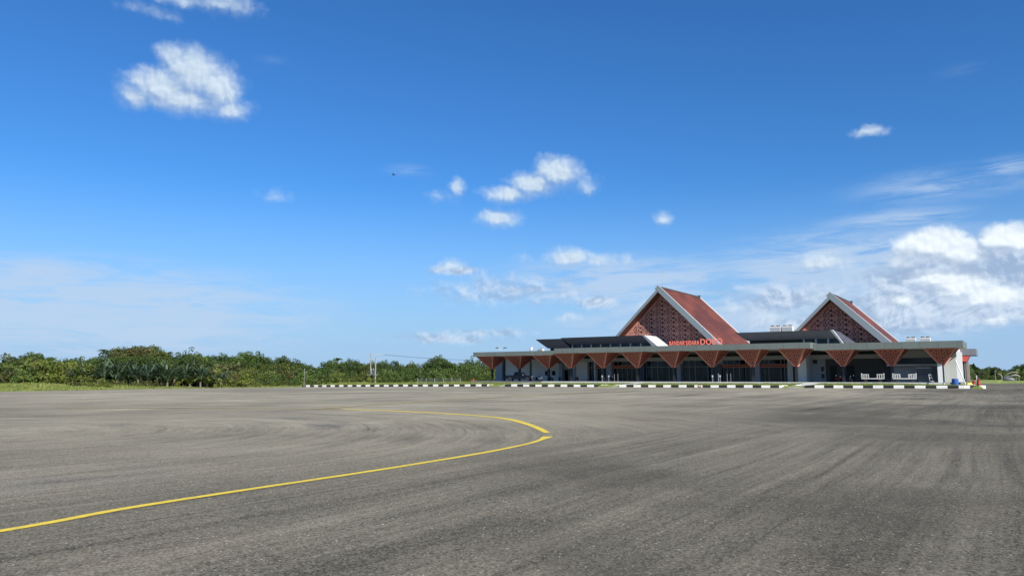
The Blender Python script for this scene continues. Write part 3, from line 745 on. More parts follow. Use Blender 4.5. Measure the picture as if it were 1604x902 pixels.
mb = LB(); mb.hexa([(-23.45, 134.05, 7.0), (-23.1, 134.05, 7.0), (-23.1, 134.6, 7.0), (-23.45, 134.6, 7.0)], [(-24.85, 131.95, 9.32), (-24.4, 131.95, 9.32), (-24.4, 132.6, 9.32), (-24.85, 132.6, 9.32)])
mb.build('white_edge_strip', M['white'], T)
mb = LB(); mb.hexa([(-23.4, 134.65, 7.0), (-22.7, 134.65, 7.0), (-21.6, 139.4, 7.0), (-22.4, 139.4, 7.0)], [(-24.8, 132.65, 9.24), (-24.5, 132.65, 9.24), (-24.3, 137.4, 9.24), (-24.8, 137.4, 9.24)])
mb.build('dark_end_wall', M['fasciaA'], T)

# gabled roofs
motifG = []
for k in range(6):
    a = k * math.pi / 3 + .3; motifG.append(dia(.55 + .27 * math.cos(a), .45 + .27 * math.sin(a), .17, .12, a))
for k in range(4):
    a = k * math.pi / 2 + .2; motifG.append(dia(.55 + .24 * math.cos(a), 1.22 + .24 * math.sin(a), .19, .13, a))
motifG += cross(1.68, .38, .30, .10) + [dia(1.66, 1.22, .27, .27), dia(1.14, .86, .17, .17), dia(2.13, .98, .16, .16), dia(1.15, .12, .13, .13), dia(2.16, .22, .12, .12), dia(.08, .85, .12, .14)]
motifG += [[(.92, 1.56), (1.02, 1.64), (1.56, 1.18), (1.44, 1.08)], [(1.02, .66), (1.12, .74), (1.5, .42), (1.36, .34)], [(1.86, .86), (1.95, .92), (2.26, .62), (2.16, .54)]]
def gable(uc, zr, zbase, v0, v1, rec=3.0, k=.98):
    hw = (zr - zbase) / k; g = empty('gable_roof', (uc - U0, v0 - V0, zbase - Z0)); g.parent = T
    class GB(MB):
        def build(s, name, mats, parent=g, **kk):
            s.v = [(a - uc, b - v0, c_ - zbase) for a, b, c_ in s.v]; return MB.build(s, name, mats, parent, **kk)
    th = .42
    for sgn, nm in ((-1, 'roof_slope'), (1, 'roof_slope')):
        mb = GB(); e = uc + sgn * (hw + .1); ze = zr - (hw + .1) * k
        mb.hexa([(uc, v0 + .31, zr - th), (uc, v1 - .2, zr - th), (e, v1 - .2, ze - th), (e, v0 + .31, ze - th)],
                [(uc, v0 + .31, zr), (uc, v1 - .2, zr), (e, v1 - .2, ze), (e, v0 + .31, ze)])
        mb.build(nm, [M['roof']])
    # barge boards: the right one is deeper and passes over the peak
    mb = GB(); up = .25; d = 1.35
    mb.hexa([(uc - up - .68, v0, zr + up * k - .5), (uc - up - .68, v0 + .3, zr + up * k - .5), (uc + hw + .2, v0 + .3, zbase - d + .1 - .2 * k), (uc + hw + .2, v0, zbase - d + .1 - .2 * k)],
            [(uc - up - .0, v0, zr + up * k + .18), (uc - up, v0 + .3, zr + up * k + .18), (uc + hw + .2, v0 + .3, zbase + .18 - .2 * k), (uc + hw + .2, v0, zbase + .18 - .2 * k)])
    mb.build('barge_board', M['barge'])
    mb = GB(); d = .5
    mb.hexa([(uc - hw - .2, v0 + .02, zbase - d - .2 * k), (uc - hw - .2, v0 + .3, zbase - d - .2 * k), (uc - .05, v0 + .3, zr - d - .1), (uc - .05, v0 + .02, zr - d - .1)],
            [(uc - hw - .2, v0 + .02, zbase + .12 - .2 * k), (uc - hw - .2, v0 + .3, zbase + .12 - .2 * k), (uc - .05, v0 + .3, zr + .1), (uc - .05, v0 + .02, zr + .1)])
    mb.build('barge_board', M['barge'])
    # far barge edge and white verge strips
    mb = GB()
    mb.hexa([(uc, v1 - .19, zr - .6), (uc, v1 + .05, zr - .6), (uc + hw + .2, v1 + .05, zbase - .8), (uc + hw + .2, v1 - .19, zbase - .8)],
            [(uc, v1 - .19, zr + .2), (uc, v1 + .05, zr + .2), (uc + hw + .2, v1 + .05, zbase + .02), (uc + hw + .2, v1 - .19, zbase + .02)])
    mb.build('verge_strip', M['white'])
    mb = GB()
    mb.hexa([(uc - .3, v0 + .302, zr + .05), (uc - .3, v0 + .42, zr + .05), (uc + hw + .1, v0 + .42, zbase + .05), (uc + hw + .1, v0 + .302, zbase + .05)],
            [(uc - .3, v0 + .302, zr + .5), (uc - .3, v0 + .42, zr + .5), (uc + hw + .1, v0 + .42, zbase + .2), (uc + hw + .1, v0 + .302, zbase + .2)])
    mb.build('verge_strip', M['white'])
    mb = GB(); mb.bar((uc, v0 + .5, zr + .05), (uc, v1 - .2, zr + .05), .16, n=8); mb.box(uc - .25, uc + .25, v1 - .45, v1 - .2, zr - .1, zr + .42); mb.build('ridge_cap', M['dark'])
    # perforated screen
    vs0 = v0 + rec; mb = GB()
    zt_ = zr - th - .02; hb = hw + .1 - th / k
    mb.add([(uc - hb, vs0, zbase), (uc + hb, vs0, zbase), (uc, vs0, zt_), (uc - hb, vs0 + .3, zbase), (uc + hb, vs0 + .3, zbase), (uc, vs0 + .3, zt_)],
           [(0, 1, 2), (5, 4, 3), (0, 3, 4, 1), (1, 4, 5, 2), (2, 5, 3, 0)])
    class IN:
        ext = (-hb, hb, 0, zt_ - zbase)
        def __call__(s, p): return p[1] > .1 and p[1] < (zt_ - zbase) - abs(p[0]) * k - .35
    pattern(mb, Vector((uc, vs0, zbase)), Vector((1, 0, 0)), Vector((0, 0, 1)), IN(), (2.3, 1.68), motifG, 1, -.02)
    mb.build('gable_screen', [M['terra'], M['hole']])
    # back wall closes the roof
    mb = GB(); mb.add([(uc - hb, v1 - 1.5, zbase), (uc + hb, v1 - 1.5, zbase), (uc, v1 - 1.5, zt_)], [(0, 2, 1)]); mb.build('back_gable_wall', M['wall'])
    return g
gable(-56.7, 19.0, 6.86, 138.0, 160.9)
gable(-25.4, 15.75, 6.86, 138.0, 157.2, rec=2.6)
# lightning rod on the large gable
mb = LB(); mb.bar((-57.1, 141, 18.9), (-57.1, 141, 22.4), .05, .035, 6); mb.lathe([(.02, 0), (.13, .08), (.13, .2), (.02, .3)], -57.1, 141, 22.35, 8); mb.build('lightning_rod', M['metal'], T)
# rear wing at the right end
B('rear_wing_wall', M['dark'], [(-8.9, -7.15, 156.5, 164, Zf, 4.35)])
mb = LB(); mb.hexa([(-8.8, 155.3, 4.36), (-6.9, 155.3, 4.36), (-6.9, 158, 4.36), (-8.8, 158, 4.36)], [(-8.5, 156.2, 5.45), (-6.4, 156.2, 5.45), (-6.4, 158, 5.45), (-8.5, 158, 5.45)])
mb.build('red_canopy', M['redband'], T)
B('rear_pillar', M['rearbrown'], [(-7.14, -6.75, 156.6, 157.2, Zf, 4.35)])
B('rear_fascia', M['fasciaB'], [(-8.9, -5.5, 156.0, 164, 5.47, 6.6)])
w_ = B('window', M['mullion'], [(-8.7, -7.3, 156.44, 156.5, 1.2, 4.1)]); B('pane', M['glass'], [(-8.62, -7.38, 156.4, 156.44, 1.3, 4.0)], w_)

# ------------------------------------------------------------------ rooftop sign
def sign_word(txt, u0, u1, z0, z1, parent, depth=.16):
    cu = bpy.data.curves.new('word', 'FONT'); cu.body = txt; cu.extrude = depth / 2; cu.offset = .012; cu.bevel_depth = .0
    cu.space_character = 1.08
    tmp = bpy.data.objects.new('tmp', cu); COL.objects.link(tmp)
    dg = bpy.context.evaluated_depsgraph_get(); me = bpy.data.meshes.new_from_object(tmp.evaluated_get(dg))
    bpy.data.objects.remove(tmp)
    co = [v.co.copy() for v in me.vertices]
    x0, x1 = min(c_.x for c_ in co), max(c_.x for c_ in co); y0, y1 = min(c_.y for c_ in co), max(c_.y for c_ in co)
    for v, c_ in zip(me.vertices, co):
        v.co = (u0 + (c_.x - x0) / (x1 - x0) * (u1 - u0), -c_.z, z0 + (c_.y - y0) / (y1 - y0) * (z1 - z0))
    me.materials.clear(); me.materials.append(M['letter_face']); me.materials.append(M['redsign'])
    for p in me.polygons: p.material_index = 0 if abs(p.normal.y) > .7 else 1
    o = bpy.data.objects.new('lettering', me); COL.objects.link(o); o.parent = parent; return o
SG = empty('rooftop_sign', site(-46.6, 129.2, 7.1), SITE_RZ, 'red raised letters reading BANDAR UDARA DOBO standing on the canopy roof', 'sign')
sign_word('BANDAR UDARA', -4.75, .75, .16, .92, SG)
sign_word('DOBO', .98, 4.85, .16, 1.2, SG)
mb = MB(); mb.bar((-4.8, .12, .1), (4.9, .12, .1), .035, n=6)
for k in range(10): mb.bar((-4.7 + k * 1.05, .12, 0), (-4.7 + k * 1.05, .12, .5), .03, n=6)
mb.build('support_frame', M['metal'], SG)

# ------------------------------------------------------------------ rooftop units
def condenser(name, w, d, h):
    o = empty(name, (0, 0, 0)); mb = MB(); mb.box(-w / 2, w / 2, -d / 2, d / 2, .08, h); mb.box(-w / 2, w / 2, -d / 2, d / 2, 0, .06)
    mb.build('casing', M['cream'], o, bevel=.02)
    mb = MB()
    for k in range(9): mb.box(-w / 2 + .08, w / 2 - .08, -d / 2 - .02, -d / 2 - .003, .2 + k * (h - .35) / 9, .2 + (k + .45) * (h - .35) / 9)
    mb.build('grille', M['metal'], o)
    for s in (-1, 1):
        mb = MB(); mb.lathe([(.36, 0), (.36, .16), (.30, .16), (.30, .02), (.05, .02), (.05, .1), (.01, .1)], s * w / 4, 0, h + .002, 14); mb.build('fan_hood', M['dark'], o)
    return o
c1 = condenser('air_condenser', 1.85, .95, 1.08); c1.rotation_euler = (0, 0, SITE_RZ)
c1.location = site(-34.8, 137.5, 9.27); tag(c1, 'cream air condenser on the central roof, left unit of the pair between the gables', 'air conditioner', 'air condensers on the terminal roof')
c1.scale = (1, 1, 1.15)
dup(c1, site(-32.75, 137.5, 9.27), SITE_RZ, None, 'cream air condenser on the central roof, right unit of the pair between the gables')
s_ = (.8, .9, 1.1)
dup(c1, site(-14.0, 141.0, 6.86), SITE_RZ, s_, 'cream air condenser right of the smaller gable, nearer that gable')
dup(c1, site(-11.9, 141.0, 6.86), SITE_RZ, s_, 'cream air condenser nearest the right end of the terminal roof')
dup(c1, site(-79.5, 131.2, 6.80), SITE_RZ, (.7, .7, .5), 'low cream air condenser on the left canopy roof below the dark panel')
D = empty('satellite_dish', site(-82.4, 131.6, 6.8), SITE_RZ - .5, 'small white satellite dish on the left end of the canopy roof', 'satellite dish')
mb = MB(); mb.lathe([(.02, .0), (.25, .03), (.45, .12), (.55, .22), (.53, .22), (.43, .15), (.24, .06), (.01, .03)], 0, -.1, .62, 16, axis='y'); o = mb.build('reflector', M['white'], D, smooth=True); o.rotation_euler = (R(-25), 0, 0)
mb = MB(); mb.bar((0, .1, 0), (0, .1, .62), .04); mb.bar((0, .1, .6), (0, -.5, .8), .02); mb.build('mount', M['metal'], D)

# ------------------------------------------------------------------ vehicles
def wheel(x, y, r, w, parent, name='wheel'):
    o = MB().lathe([(r * .6, -w / 2), (r * .93, -w / 2), (r, -w / 3), (r, w / 3), (r * .93, w / 2), (r * .6, w / 2)], x, y, r, 18, axis='y').build(name, M['rubber'], parent, smooth=False)
    MB().lathe([(.05, -w / 2 - .01), (r * .58, -w / 2 - .01), (r * .58, w / 2 + .01), (.05, w / 2 + .01)], x, y, r, 10, axis='y').build('rim', M['black'], o)
    return o
def loft(mb, secs, mi=0):
    """secs: list of closed rings with the same count"""
    n = len(secs[0]); V = [p for s in secs for p in s]; Fs = []
    for j in range(len(secs) - 1):
        for i in range(n): Fs.append((j * n + i, j * n + (i + 1) % n, (j + 1) * n + (i + 1) % n, (j + 1) * n + i))
    Fs += [tuple(range(n - 1, -1, -1)), tuple(range((len(secs) - 1) * n, len(secs) * n))]
    mb.add(V, Fs, mi)
PX, PY = XY(-83.2, 129.0)
PK = empty('pickup_truck', (PX, PY, .86), R(-14), 'dark navy double-cab pickup parked under the left end of the canopy', 'pickup truck'); PK.scale = (1.06, 1.06, 1.06)
mb = MB()
def ring(x, w, zb, zt): return [(x, -w, zb), (x, w, zb), (x, w + .02, (zb + zt) / 2), (x, w - .04, zt), (x, -w + .04, zt), (x, -w - .02, (zb + zt) / 2)]
loft(mb, [ring(-2.6, .86, .5, 1.05), ring(-2.5, .9, .42, 1.1), ring(-.9, .92, .4, 1.1), ring(1.0, .92, .4, 1.1), ring(2.2, .9, .42, 1.04), ring(2.6, .84, .45, .92), ring(2.68, .78, .5, .8)])
mb.build('body', M['navy'], PK, bevel=.03)
mb = MB(); loft(mb, [[(x, -w, 1.1), (x, w, 1.1), (x2, w2, 1.72), (x2, -w2, 1.72)] for x, w, x2, w2 in ((-.95, .84, -.78, .70), (-.3, .86, -.3, .74), (.5, .86, .35, .74), (1.25, .82, .62, .70))]); cab = mb.build('cab', M['navy'], PK, bevel=.03)
mb = MB()
for s in (-1, 1):
    for a, b in ((-.72, -.02), (.06, .78)):
        top0, top1 = a + .08, min(b, .5)
        mb.add([(a, s * .872, 1.16), (b, s * .872, 1.16), (top1, s * .765, 1.62), (top0, s * .765, 1.62)], [(0, 1, 2, 3) if s < 0 else (3, 2, 1, 0)])
mb.add([(1.235, -.74, 1.16), (1.235, .74, 1.16), (.72, .64, 1.66), (.72, -.64, 1.66)], [(0, 1, 2, 3)])
mb.build('window', M['glassblack'], cab)
MB().box(-2.45, -1.0, -.80, .80, .95, 1.12).build('cargo_bed', M['rubber'], PK)
for x in (-1.65, 1.7):
    for s in (-1, 1): wheel(x, s * .82, .38, .26, PK)
for s in (-1, 1): MB().box(2.52, 2.66, s * .62 - .17, s * .62 + .17, .76, .93).build('headlight', M['lamp'], PK, bevel=.02)
MB().box(2.66, 2.72, -.42, .42, .6, .88).build('grille', M['chrome'], PK)
MB().box(2.62, 2.76, -.88, .88, .40, .56).build('bumper', M['chrome'], PK, bevel=.03)
for s in (-1, 1): MB().box(.85, 1.0, s * 1.0 - .1, s * 1.0 + .1, 1.1, 1.28).build('mirror', M['chrome'] if s < 0 else M['navy'], PK, bevel=.02)

def scooter(bodymat, name='scooter'):
    o = empty(name, (0, 0, 0))
    for x in (-.62, .62): wheel(x, 0, .27, .1, o)
    mb = MB()
    loft(mb, [[(x, -w, z0), (x, w, z0), (x, w * .7, z1), (x, -w * .7, z1)] for x, w, z0, z1 in ((-.85, .06, .55, .72), (-.55, .15, .42, .74), (-.15, .14, .35, .70), (-.02, .12, .28, .42), (.28, .12, .28, .38), (.36, .16, .3, .72), (.48, .19, .45, .98), (.58, .1, .6, .92))])
    mb.build('bodywork', bodymat, o, bevel=.02)
    mb = MB(); loft(mb, [[(x, -w, z0), (x, w, z0), (x, w * .8, z1), (x, -w * .8, z1)] for x, w, z0, z1 in ((-.82, .08, .74, .80), (-.5, .14, .74, .83), (-.1, .12, .70, .78))]); mb.build('seat', M['rubber'], o)
    mb = MB(); mb.bar((.62, 0, .3), (.42, 0, 1.02), .035); mb.bar((.40, -.32, 1.06), (.40, .32, 1.06), .022); mb.bar((.40, .32, 1.06), (.33, .38, 1.24), .015); mb.bar((.40, -.32, 1.06), (.33, -.38, 1.24), .015); mb.build('handlebar', M['scblack'], o)
    MB().box(.5, .62, -.09, .09, .82, .96).build('headlight', M['lamp'], o, bevel=.02)
    return o
def put(o, u, v, z, rz, label, cat=None, group=None):
    x, y = XY(u, v); o.location = (x, y, z); o.rotation_euler = (0, 0, rz); return tag(o, label, cat, group)
sw = put(scooter(M['scwhite']), -78.6, 129.6, .86, R(-62), 'white scooter facing the apron beside the pickup truck', 'scooter', 'scooters parked under the canopy')
sb = put(scooter(M['scblack']), -79.6, 130.4, .86, R(-50), 'black scooter squeezed between the pickup truck and the white scooter', 'scooter', 'scooters parked under the canopy')
dup(sb, site(-76.7, 130.6, .86), R(-70), None, 'black scooter beside the black column right of the white scooter')
dup(sb, site(-63.5, 130.2, .86), R(-66), None, 'black scooter in front of the middle glazed bay with the red band')
dup(sb, site(-22.4, 131.2, .86), R(-58), None, 'black scooter beside the column in front of the dark right wing wall')
sr = put(scooter(M['scred']), -73.6, 135.4, .86, R(-75), 'red scooter against the white wall near the left entrance', 'scooter', 'scooters parked under the canopy')
dup(sr, site(-24.0, 132.8, .86), R(-80), None, 'red scooter by the dark right wing wall, left of a column')
dup(sb, site(-76.9, 134.2, .86), R(-82), None, 'black scooter nearest the dark entrance doors')

# baggage carts with white end rails
def cart():
    o = empty('baggage_cart', (0, 0, 0)); L_, Wd = 1.55, .75
    mb = MB(); mb.box(-L_, L_, -Wd, Wd, .52, .60); mb.build('deck', M['rust'], o)
    MB().box(-L_ - .02, L_ + .02, -Wd - .03, -Wd, .50, .64).build('side_rail', M['cartwhite'], o)
    MB().box(-L_ - .02, L_ + .02, Wd, Wd + .03, .50, .64).build('side_rail', M['cartwhite'], o)
    for sx in (-1, 1):
        for sy in (-1, 1):
            mb = MB(); x0, x1 = sx * L_, sx * (L_ - .95); y = sy * (Wd + .015)
            xs = [x0 + (x1 - x0) * t for t in (0.02, .33, .66, .98)]
            for i, x in enumerate(xs): mb.box(x - .055, x + .055, y - .035, y + .035, .65, 1.24 + (.14 if i == 0 else 0))
            for z in (1.16,): mb.box(min(x0, x1), max(x0, x1), y - .026, y + .026, z, z + .09)
            mb.build('corner_rail', M['cartwhite'], o)
        mb = MB()
        for k in range(3): mb.box(sx * L_ - .03, sx * L_ + .03, -Wd + .35 + k * .38, -Wd + .40 + k * .38, .6, 1.28)
        mb.box(sx * L_ - .05, sx * L_ + .05, -Wd + .04, Wd - .04, 1.285, 1.36); mb.build('end_rail', M['cartwhite'], o)
    for x in (-1.0, 1.0):
        for s in (-1, 1): wheel(x, s * .62, .24, .14, o)
    mb = MB(); mb.bar((L_, 0, .5), (L_ + .9, 0, .2), .035); mb.build('tow_bar', M['black'], o)
    return o
cc_ = put(cart(), -18.15, 127.6, .86, SITE_RZ + R(7), 'white-railed baggage cart parked beside the dark wall, left of the pair', 'baggage cart', 'baggage carts in front of the right wing')
dup(cc_, site(-13.85, 127.6, .86), SITE_RZ + R(9), None, 'white-railed baggage cart in front of the open vehicle bay, right of the pair')

# board and tug inside the vehicle bay
o = empty('luggage_scale', site(-11.9, 135.2, .86), SITE_RZ, 'grey board on a black stand inside the open vehicle bay', 'equipment')
MB().box(-1.05, 1.05, -.05, .05, 1.05, 2.15).build('board', M['woodbox'], o); mb = MB(); mb.box(-1.05, 1.05, -.06, .04, 2.16, 2.3); mb.build('top_rail', M['metal'], o)
for s in (-1, 1): MB().box(s * .95 - .05, s * .95 + .05, -.05, .05, 0, 1.04).build('leg', M['black'], o)
o = empty('hand_trolley', site(-10.6, 130.8, .86), SITE_RZ + .6, 'small white hand trolley beside the column of the right vehicle bay', 'trolley')
mb = MB(); mb.bar((-.2, 0, .2), (-.3, .1, 1.15), .03); mb.bar((.2, 0, .2), (.1, .1, 1.15), .03); mb.bar((-.3, .1, 1.15), (.1, .1, 1.15), .03); mb.bar((-.25, .05, .7), (.15, .05, .7), .025); mb.build('frame', M['white'], o)
MB().box(-.25, .25, -.35, 0, .12, .17).build('toe_plate', M['white'], o)
for s in (-1, 1): wheel(s * .2, .02, .13, .06, o)

# ------------------------------------------------------------------ small things in front of the terminal
def queue_sign():
    o = empty('post_sign', (0, 0, 0)); MB().box(-.03, .03, -.03, .03, .04, .95).build('post', M['metal'], o); MB().lathe([(.2, 0), (.2, .03), (.02, .05)], 0, 0, 0, 12).build('base', M['metal'], o)
    MB().box(-.12, .12, -.055, -.032, .84, 1.10).build('face', M['cream'], o); return o
q = put(queue_sign(), -64.3, 128.2, .86, SITE_RZ, 'small square white sign on a post, left of the scooter before the red-banded bay', 'sign', 'small square post signs')
dup(q, site(-62.95, 128.2, .86), SITE_RZ, None, 'small square white sign on a post, right behind the scooter before the red-banded bay')
dup(q, site(-42.9, 127.0, .86), SITE_RZ, None, 'small square white post sign left of the dark blue pier')
dup(q, site(-41.6, 127.0, .86), SITE_RZ, None, 'small square white post sign between slim grey bollards at the dark blue pier')
def bollard():
    o = empty('bollard', (0, 0, 0)); MB().lathe([(.05, .0), (.05, 1.35), (.03, 1.4)], 0, 0, 0, 10).build('post', M['slim'], o); MB().lathe([(.12, 0), (.12, .03), (.06, .05)], 0, 0, 0, 10).build('base_flange', M['metal'], o); return o
bz = None
for u, v, t in ((-62.0, 128.6, 'slim grey bollard, left of two in front of the red-banded middle bay'), (-61.3, 128.6, 'slim grey bollard, right of two beside the inverted pyramid at the middle bay'), (-42.2, 128.0, 'slim grey bollard just left of the dark blue pier, beside a post sign'), (-41.9, 126.9, 'slim grey bollard standing between two post signs at the dark blue pier'), (-40.6, 127.6, 'slim grey bollard right of the post signs at the dark blue pier'), (-40.0, 127.6, 'rightmost slim grey bollard by the dark blue pier')):
    if bz is None: bz = put(bollard(), u, v, .86, 0, t, 'bollard', 'slim bollards along the terminal front')
    else: dup(bz, site(u, v, .86), 0, None, t)
# red round apron light at the kerb
o = empty('apron_light', site(-40.8, 114.5, g_apron(-40.8, 114.5)), SITE_RZ, 'round dark red apron light with a pale lens at the kerb edge', 'light')
MB().lathe([(.20, 0), (.25, .05), (.28, .18), (.25, .32), (.15, .42), (.03, .46)], 0, 0, 0, 14).build('housing', M['rust'], o, smooth=True)
MB().lathe([(.11, -.36), (.11, -.28), (.02, -.27)], .1, 0, .24, 10, axis='y').build('lens', M['scwhite'], o)
# red hydrant at the left end
xx, yy = XY(-95.3, 130.0)
o = empty('fire_hydrant', (xx, yy, g_ground(-95.3, 130)), SITE_RZ, 'low rusty red hydrant with side outlets in the grass left of the terminal', 'hydrant')
MB().lathe([(.2, 0), (.2, .08), (.13, .1), (.13, .62), (.17, .66), (.12, .8), (.03, .86)], 0, 0, 0, 12).build('barrel', M['red_obj'], o)
mb = MB(); mb.bar((-.62, 0, .5), (.62, 0, .5), .09, n=10); mb.bar((-.62, 0, .5), (-.62, -.02, .12), .09, n=8); mb.bar((.62, 0, .5), (.62, -.02, .12), .09, n=8); mb.build('outlet_pipe', M['rust'], o)
MB().lathe([(.1, -.2), (.1, -.12)], 0, 0, .45, 10, axis='y').build('outlet_cap', M['peach'], o)
# fire extinguisher trolley
# blue drum, leaning pole, yellow chock, red barrels at the right end
zg = lambda u, v: g_ground(u, v)
o = empty('plastic_drum', site(-7.0, 122.0, zg(-7, 122)), 0, 'blue plastic drum standing on the grass before the right end wall', 'drum')
MB().lathe([(.36, 0), (.42, .04), (.42, .28), (.45, .31), (.42, .34), (.42, .62), (.45, .65), (.42, .68), (.41, .9), (.36, .94), (.36, .91), (.02, .91)], 0, 0, 0, 18).build('barrel', M['drum'], o)
MB().lathe([(.05, 0), (.05, .05), (.01, .05)], .18, -.1, .912, 8).build('bung', M['white'], o)
mb = MB(); a = Vector(site(-6.9, 123.9, 4.05)); b = Vector(site(-5.75, 122.9, zg(-5.75, 122.9) - .05)); mb.bar((0, 0, 0), a - b, .07, .07, 8)
o = mb.build('leaning_pole', M['white']); o.location = b; tag(o, 'long white pole leaning towards the right end wall', 'pole')
mb = MB(); loft(mb, [[(x, -.2, 0), (x, .2, 0), (x, .13, h), (x, -.13, h)] for x, h in ((-.42, .06), (-.3, .3), (0, .42), (.3, .34), (.42, .1))])
o = mb.build('yellow_bag', M['yellow_obj'], bevel=.05); o.location = site(-5.35, 122.3, zg(-5.35, 122.3)); tag(o, 'small bright yellow bundle on the grass at the foot of the leaning pole', 'bundle')
def barrel(name, h, r):
    o = empty(name, (0, 0, 0)); MB().lathe([(r, 0), (r, h * .3), (r * .9, h * .32), (r * .9, h * .62), (r * .8, h * .65), (r * .78, h), (.02, h + .03)], 0, 0, 0, 14).build('barrel', M['red_obj'], o)
    MB().lathe([(r * .91, 0), (r * .91, h * .06)], 0, 0, h * .45, 14).build('band', M['peach'], o); return o
rb = put(barrel('traffic_barrel', .85, .24), -4.85, 123.2, zg(-4.85, 123.2), 0, 'red traffic barrel with a tall white stake beside it', 'traffic barrel', 'red traffic barrels at the right end of the kerb island')
dup(rb, site(-4.15, 119.6, zg(-4.15, 119.6)), 0, None, 'red traffic barrel nearest the rounded right end of the kerb')
dup(rb, site(-5.45, 125.6, zg(-5.45, 125.6)), 0, (.6, .6, .75), 'small red traffic barrel behind the yellow bundle')
mb = MB(); mb.bar((0, 0, 0), (-.02, 0, 1.75), .05, .045, 6); o = mb.build('marker_stake', M['white']); o.location = site(-4.45, 123.0, zg(-4.45, 123)); tag(o, 'thick white stake standing beside the left red traffic barrel', 'stake')
mb = MB(); mb.bar((0, 0, 0), (0, 0, 3.0), .03, .03, 6); o = mb.build('marker_stake', M['metal']); o.location = site(-5.3, 124.0, zg(-5.3, 124)); tag(o, 'thin tall grey stake behind the two red traffic barrels', 'stake')
mb = MB(); mb.box(-.7, .7, -.1, .1, 0, .12); o = mb.build('white_board', M['white']); o.location = site(-4.7, 120.9, zg(-4.7, 120.9) + .02); o.rotation_euler = (0, 0, SITE_RZ); tag(o, 'short white board lying on the grass between the red traffic barrels', 'board')

# lamp post, hulk and bare tree at the far right
def lamp_post(h, arm):
    o = empty('lamp_post', (0, 0, 0)); mb = MB(); mb.bar((0, 0, 0), (0, 0, h * .85), .07, .05, 8); pts = [(arm * (1 - math.cos(t)), 0, h * .85 + h * .15 * math.sin(t)) for t in [R(k) for k in (0, 20, 40, 60, 80)]]
    mb.path(pts, .045); mb.build('post', M['metal'], o); MB().box(arm * .8, arm * 1.3, -.1, .1, h - .06, h + .03).build('lamp_head', M['white'], o); return o
def gplace(x, y): return (x, y, gw(x, y))
lp = lamp_post(2.9, .35); lp.location = gplace(752 / 1189 * 238, 238); tag(lp, 'small curved-top lamp post at the grass edge beyond the right end of the terminal', 'lamp post')
hx, hy = 776 / 1189 * 238, 238.0
o = empty('derelict_boat', gplace(hx, hy), R(-33), 'grey rounded derelict boat shell with white curved ribs on the grass at the far right', 'boat')
mb = MB(); secs = []
for i in range(11):
    t = i / 10; x = -2.3 + 3.4 * t; rr = max(.06, math.sin(math.pi * (.06 + .86 * t)) ** .7); secs.append([(x, .9 * rr * math.cos(a_), max(-.05, 1.55 * rr * math.sin(a_))) for a_ in [math.pi * k / 10 for k in range(11)]])
loft(mb, secs); mb.build('hull', mat('grey_hull', (.17, .17, .17), .6, .15, 1), o, smooth=True)
mb = MB(); mb.path([(-1.9, -.5, 1.0), (-1.3, -.55, 1.7), (-.5, -.6, 2.25), (.5, -.6, 2.6), (1.4, -.6, 2.65), (2.2, -.55, 2.35)], [.05, .1, .13, .14, .13, .06], 8); mb.build('upper_rib', M['hulkrib'], o)
mb = MB(); mb.path([(-.3, -.7, 1.35), (.4, -.72, 1.55), (1.1, -.72, 1.75), (1.8, -.7, 1.65), (2.4, -.65, 1.15)], [.12, .24, .28, .22, .1], 8); mb.build('lower_rib', M['hulkrib'], o)
mb = MB(); mb.path([(-2.5, -.4, 0), (-2.3, -.4, .9), (-2.5, -.4, 1.7), (-3.4, -.4, 2.25)], [.08, .12, .18, .08], 8); mb.build('stern_fin', M['hulkrib'], o)
for x in (1.3, 2.1): MB().bar((x, -.5, 0), (x, -.5, 1.2), .07).build('prop', M['palebark'], o)

# floodlight pole behind the canopy
o = empty('floodlight_mast', (-3.3, 230, .3), 0, 'two-armed floodlight mast showing above the left canopy roof', 'floodlight')
mb = MB(); mb.bar((0, 0, 0), (0, 0, 9.8), .14, .09, 8); mb.bar((-1.2, 0, 10.1), (0, 0, 9.7), .06); mb.bar((1.2, 0, 10.1), (0, 0, 9.7), .06); mb.build('mast', M['metal'], o)
for s in (-1, 1): MB().hexa([(s * 1.2 - .45, -.25, 9.98), (s * 1.2 + .45, -.25, 9.98), (s * 1.2 + .45, .25, 10.1), (s * 1.2 - .45, .25, 10.1)], [(s * 1.2 - .45, -.25, 10.2), (s * 1.2 + .45, -.25, 10.2), (s * 1.2 + .45, .25, 10.35), (s * 1.2 - .45, .25, 10.35)]).build('flood_lamp', M['dark'], o)

# utility poles with transformer, wires
P1 = (-34.1, 184.0); P2 = (-32.2, 180.0)
up1 = empty('utility_pole', gplace(*P1), 0, 'left concrete utility pole of the pair carrying a transformer', 'utility pole', 'concrete utility poles by the trees')
h1 = 7.4 - gw(*P1); MB().bar((0, 0, 0), (0, 0, h1), .17, .12, 8).build('pole', M['concrete_pole'], up1)
MB().box(-.2, 3.4, -.06, .06, h1 - .35, h1 - .22).build('crossarm', M['metal'], up1)
up2 = empty('utility_pole', gplace(*P2), 0, 'right, shorter concrete utility pole of the pair beside the transformer', 'utility pole', 'concrete utility poles by the trees')
h2 = 6.3 - gw(*P2); MB().bar((0, 0, 0), (0, 0, h2), .17, .12, 8).build('pole', M['concrete_pole'], up2)
mb = MB(); mb.box(-1.6, 1.2, -.05, .05, h2 - .4, h2 - .28); mb.build('crossarm', M['metal'], up2)
tr = empty('transformer', (-33.2, 181.6, 2.3), 0, 'grey transformer box mounted between the two utility poles', 'transformer')
MB().box(-.45, .45, -.35, .35, 0, 1.1).build('tank', M['slim'], tr, bevel=.03)
mb = MB(); mb.box(-1.2, 1.2, -.12, .12, -.15, -.02); mb.build('platform', M['metal'], tr)
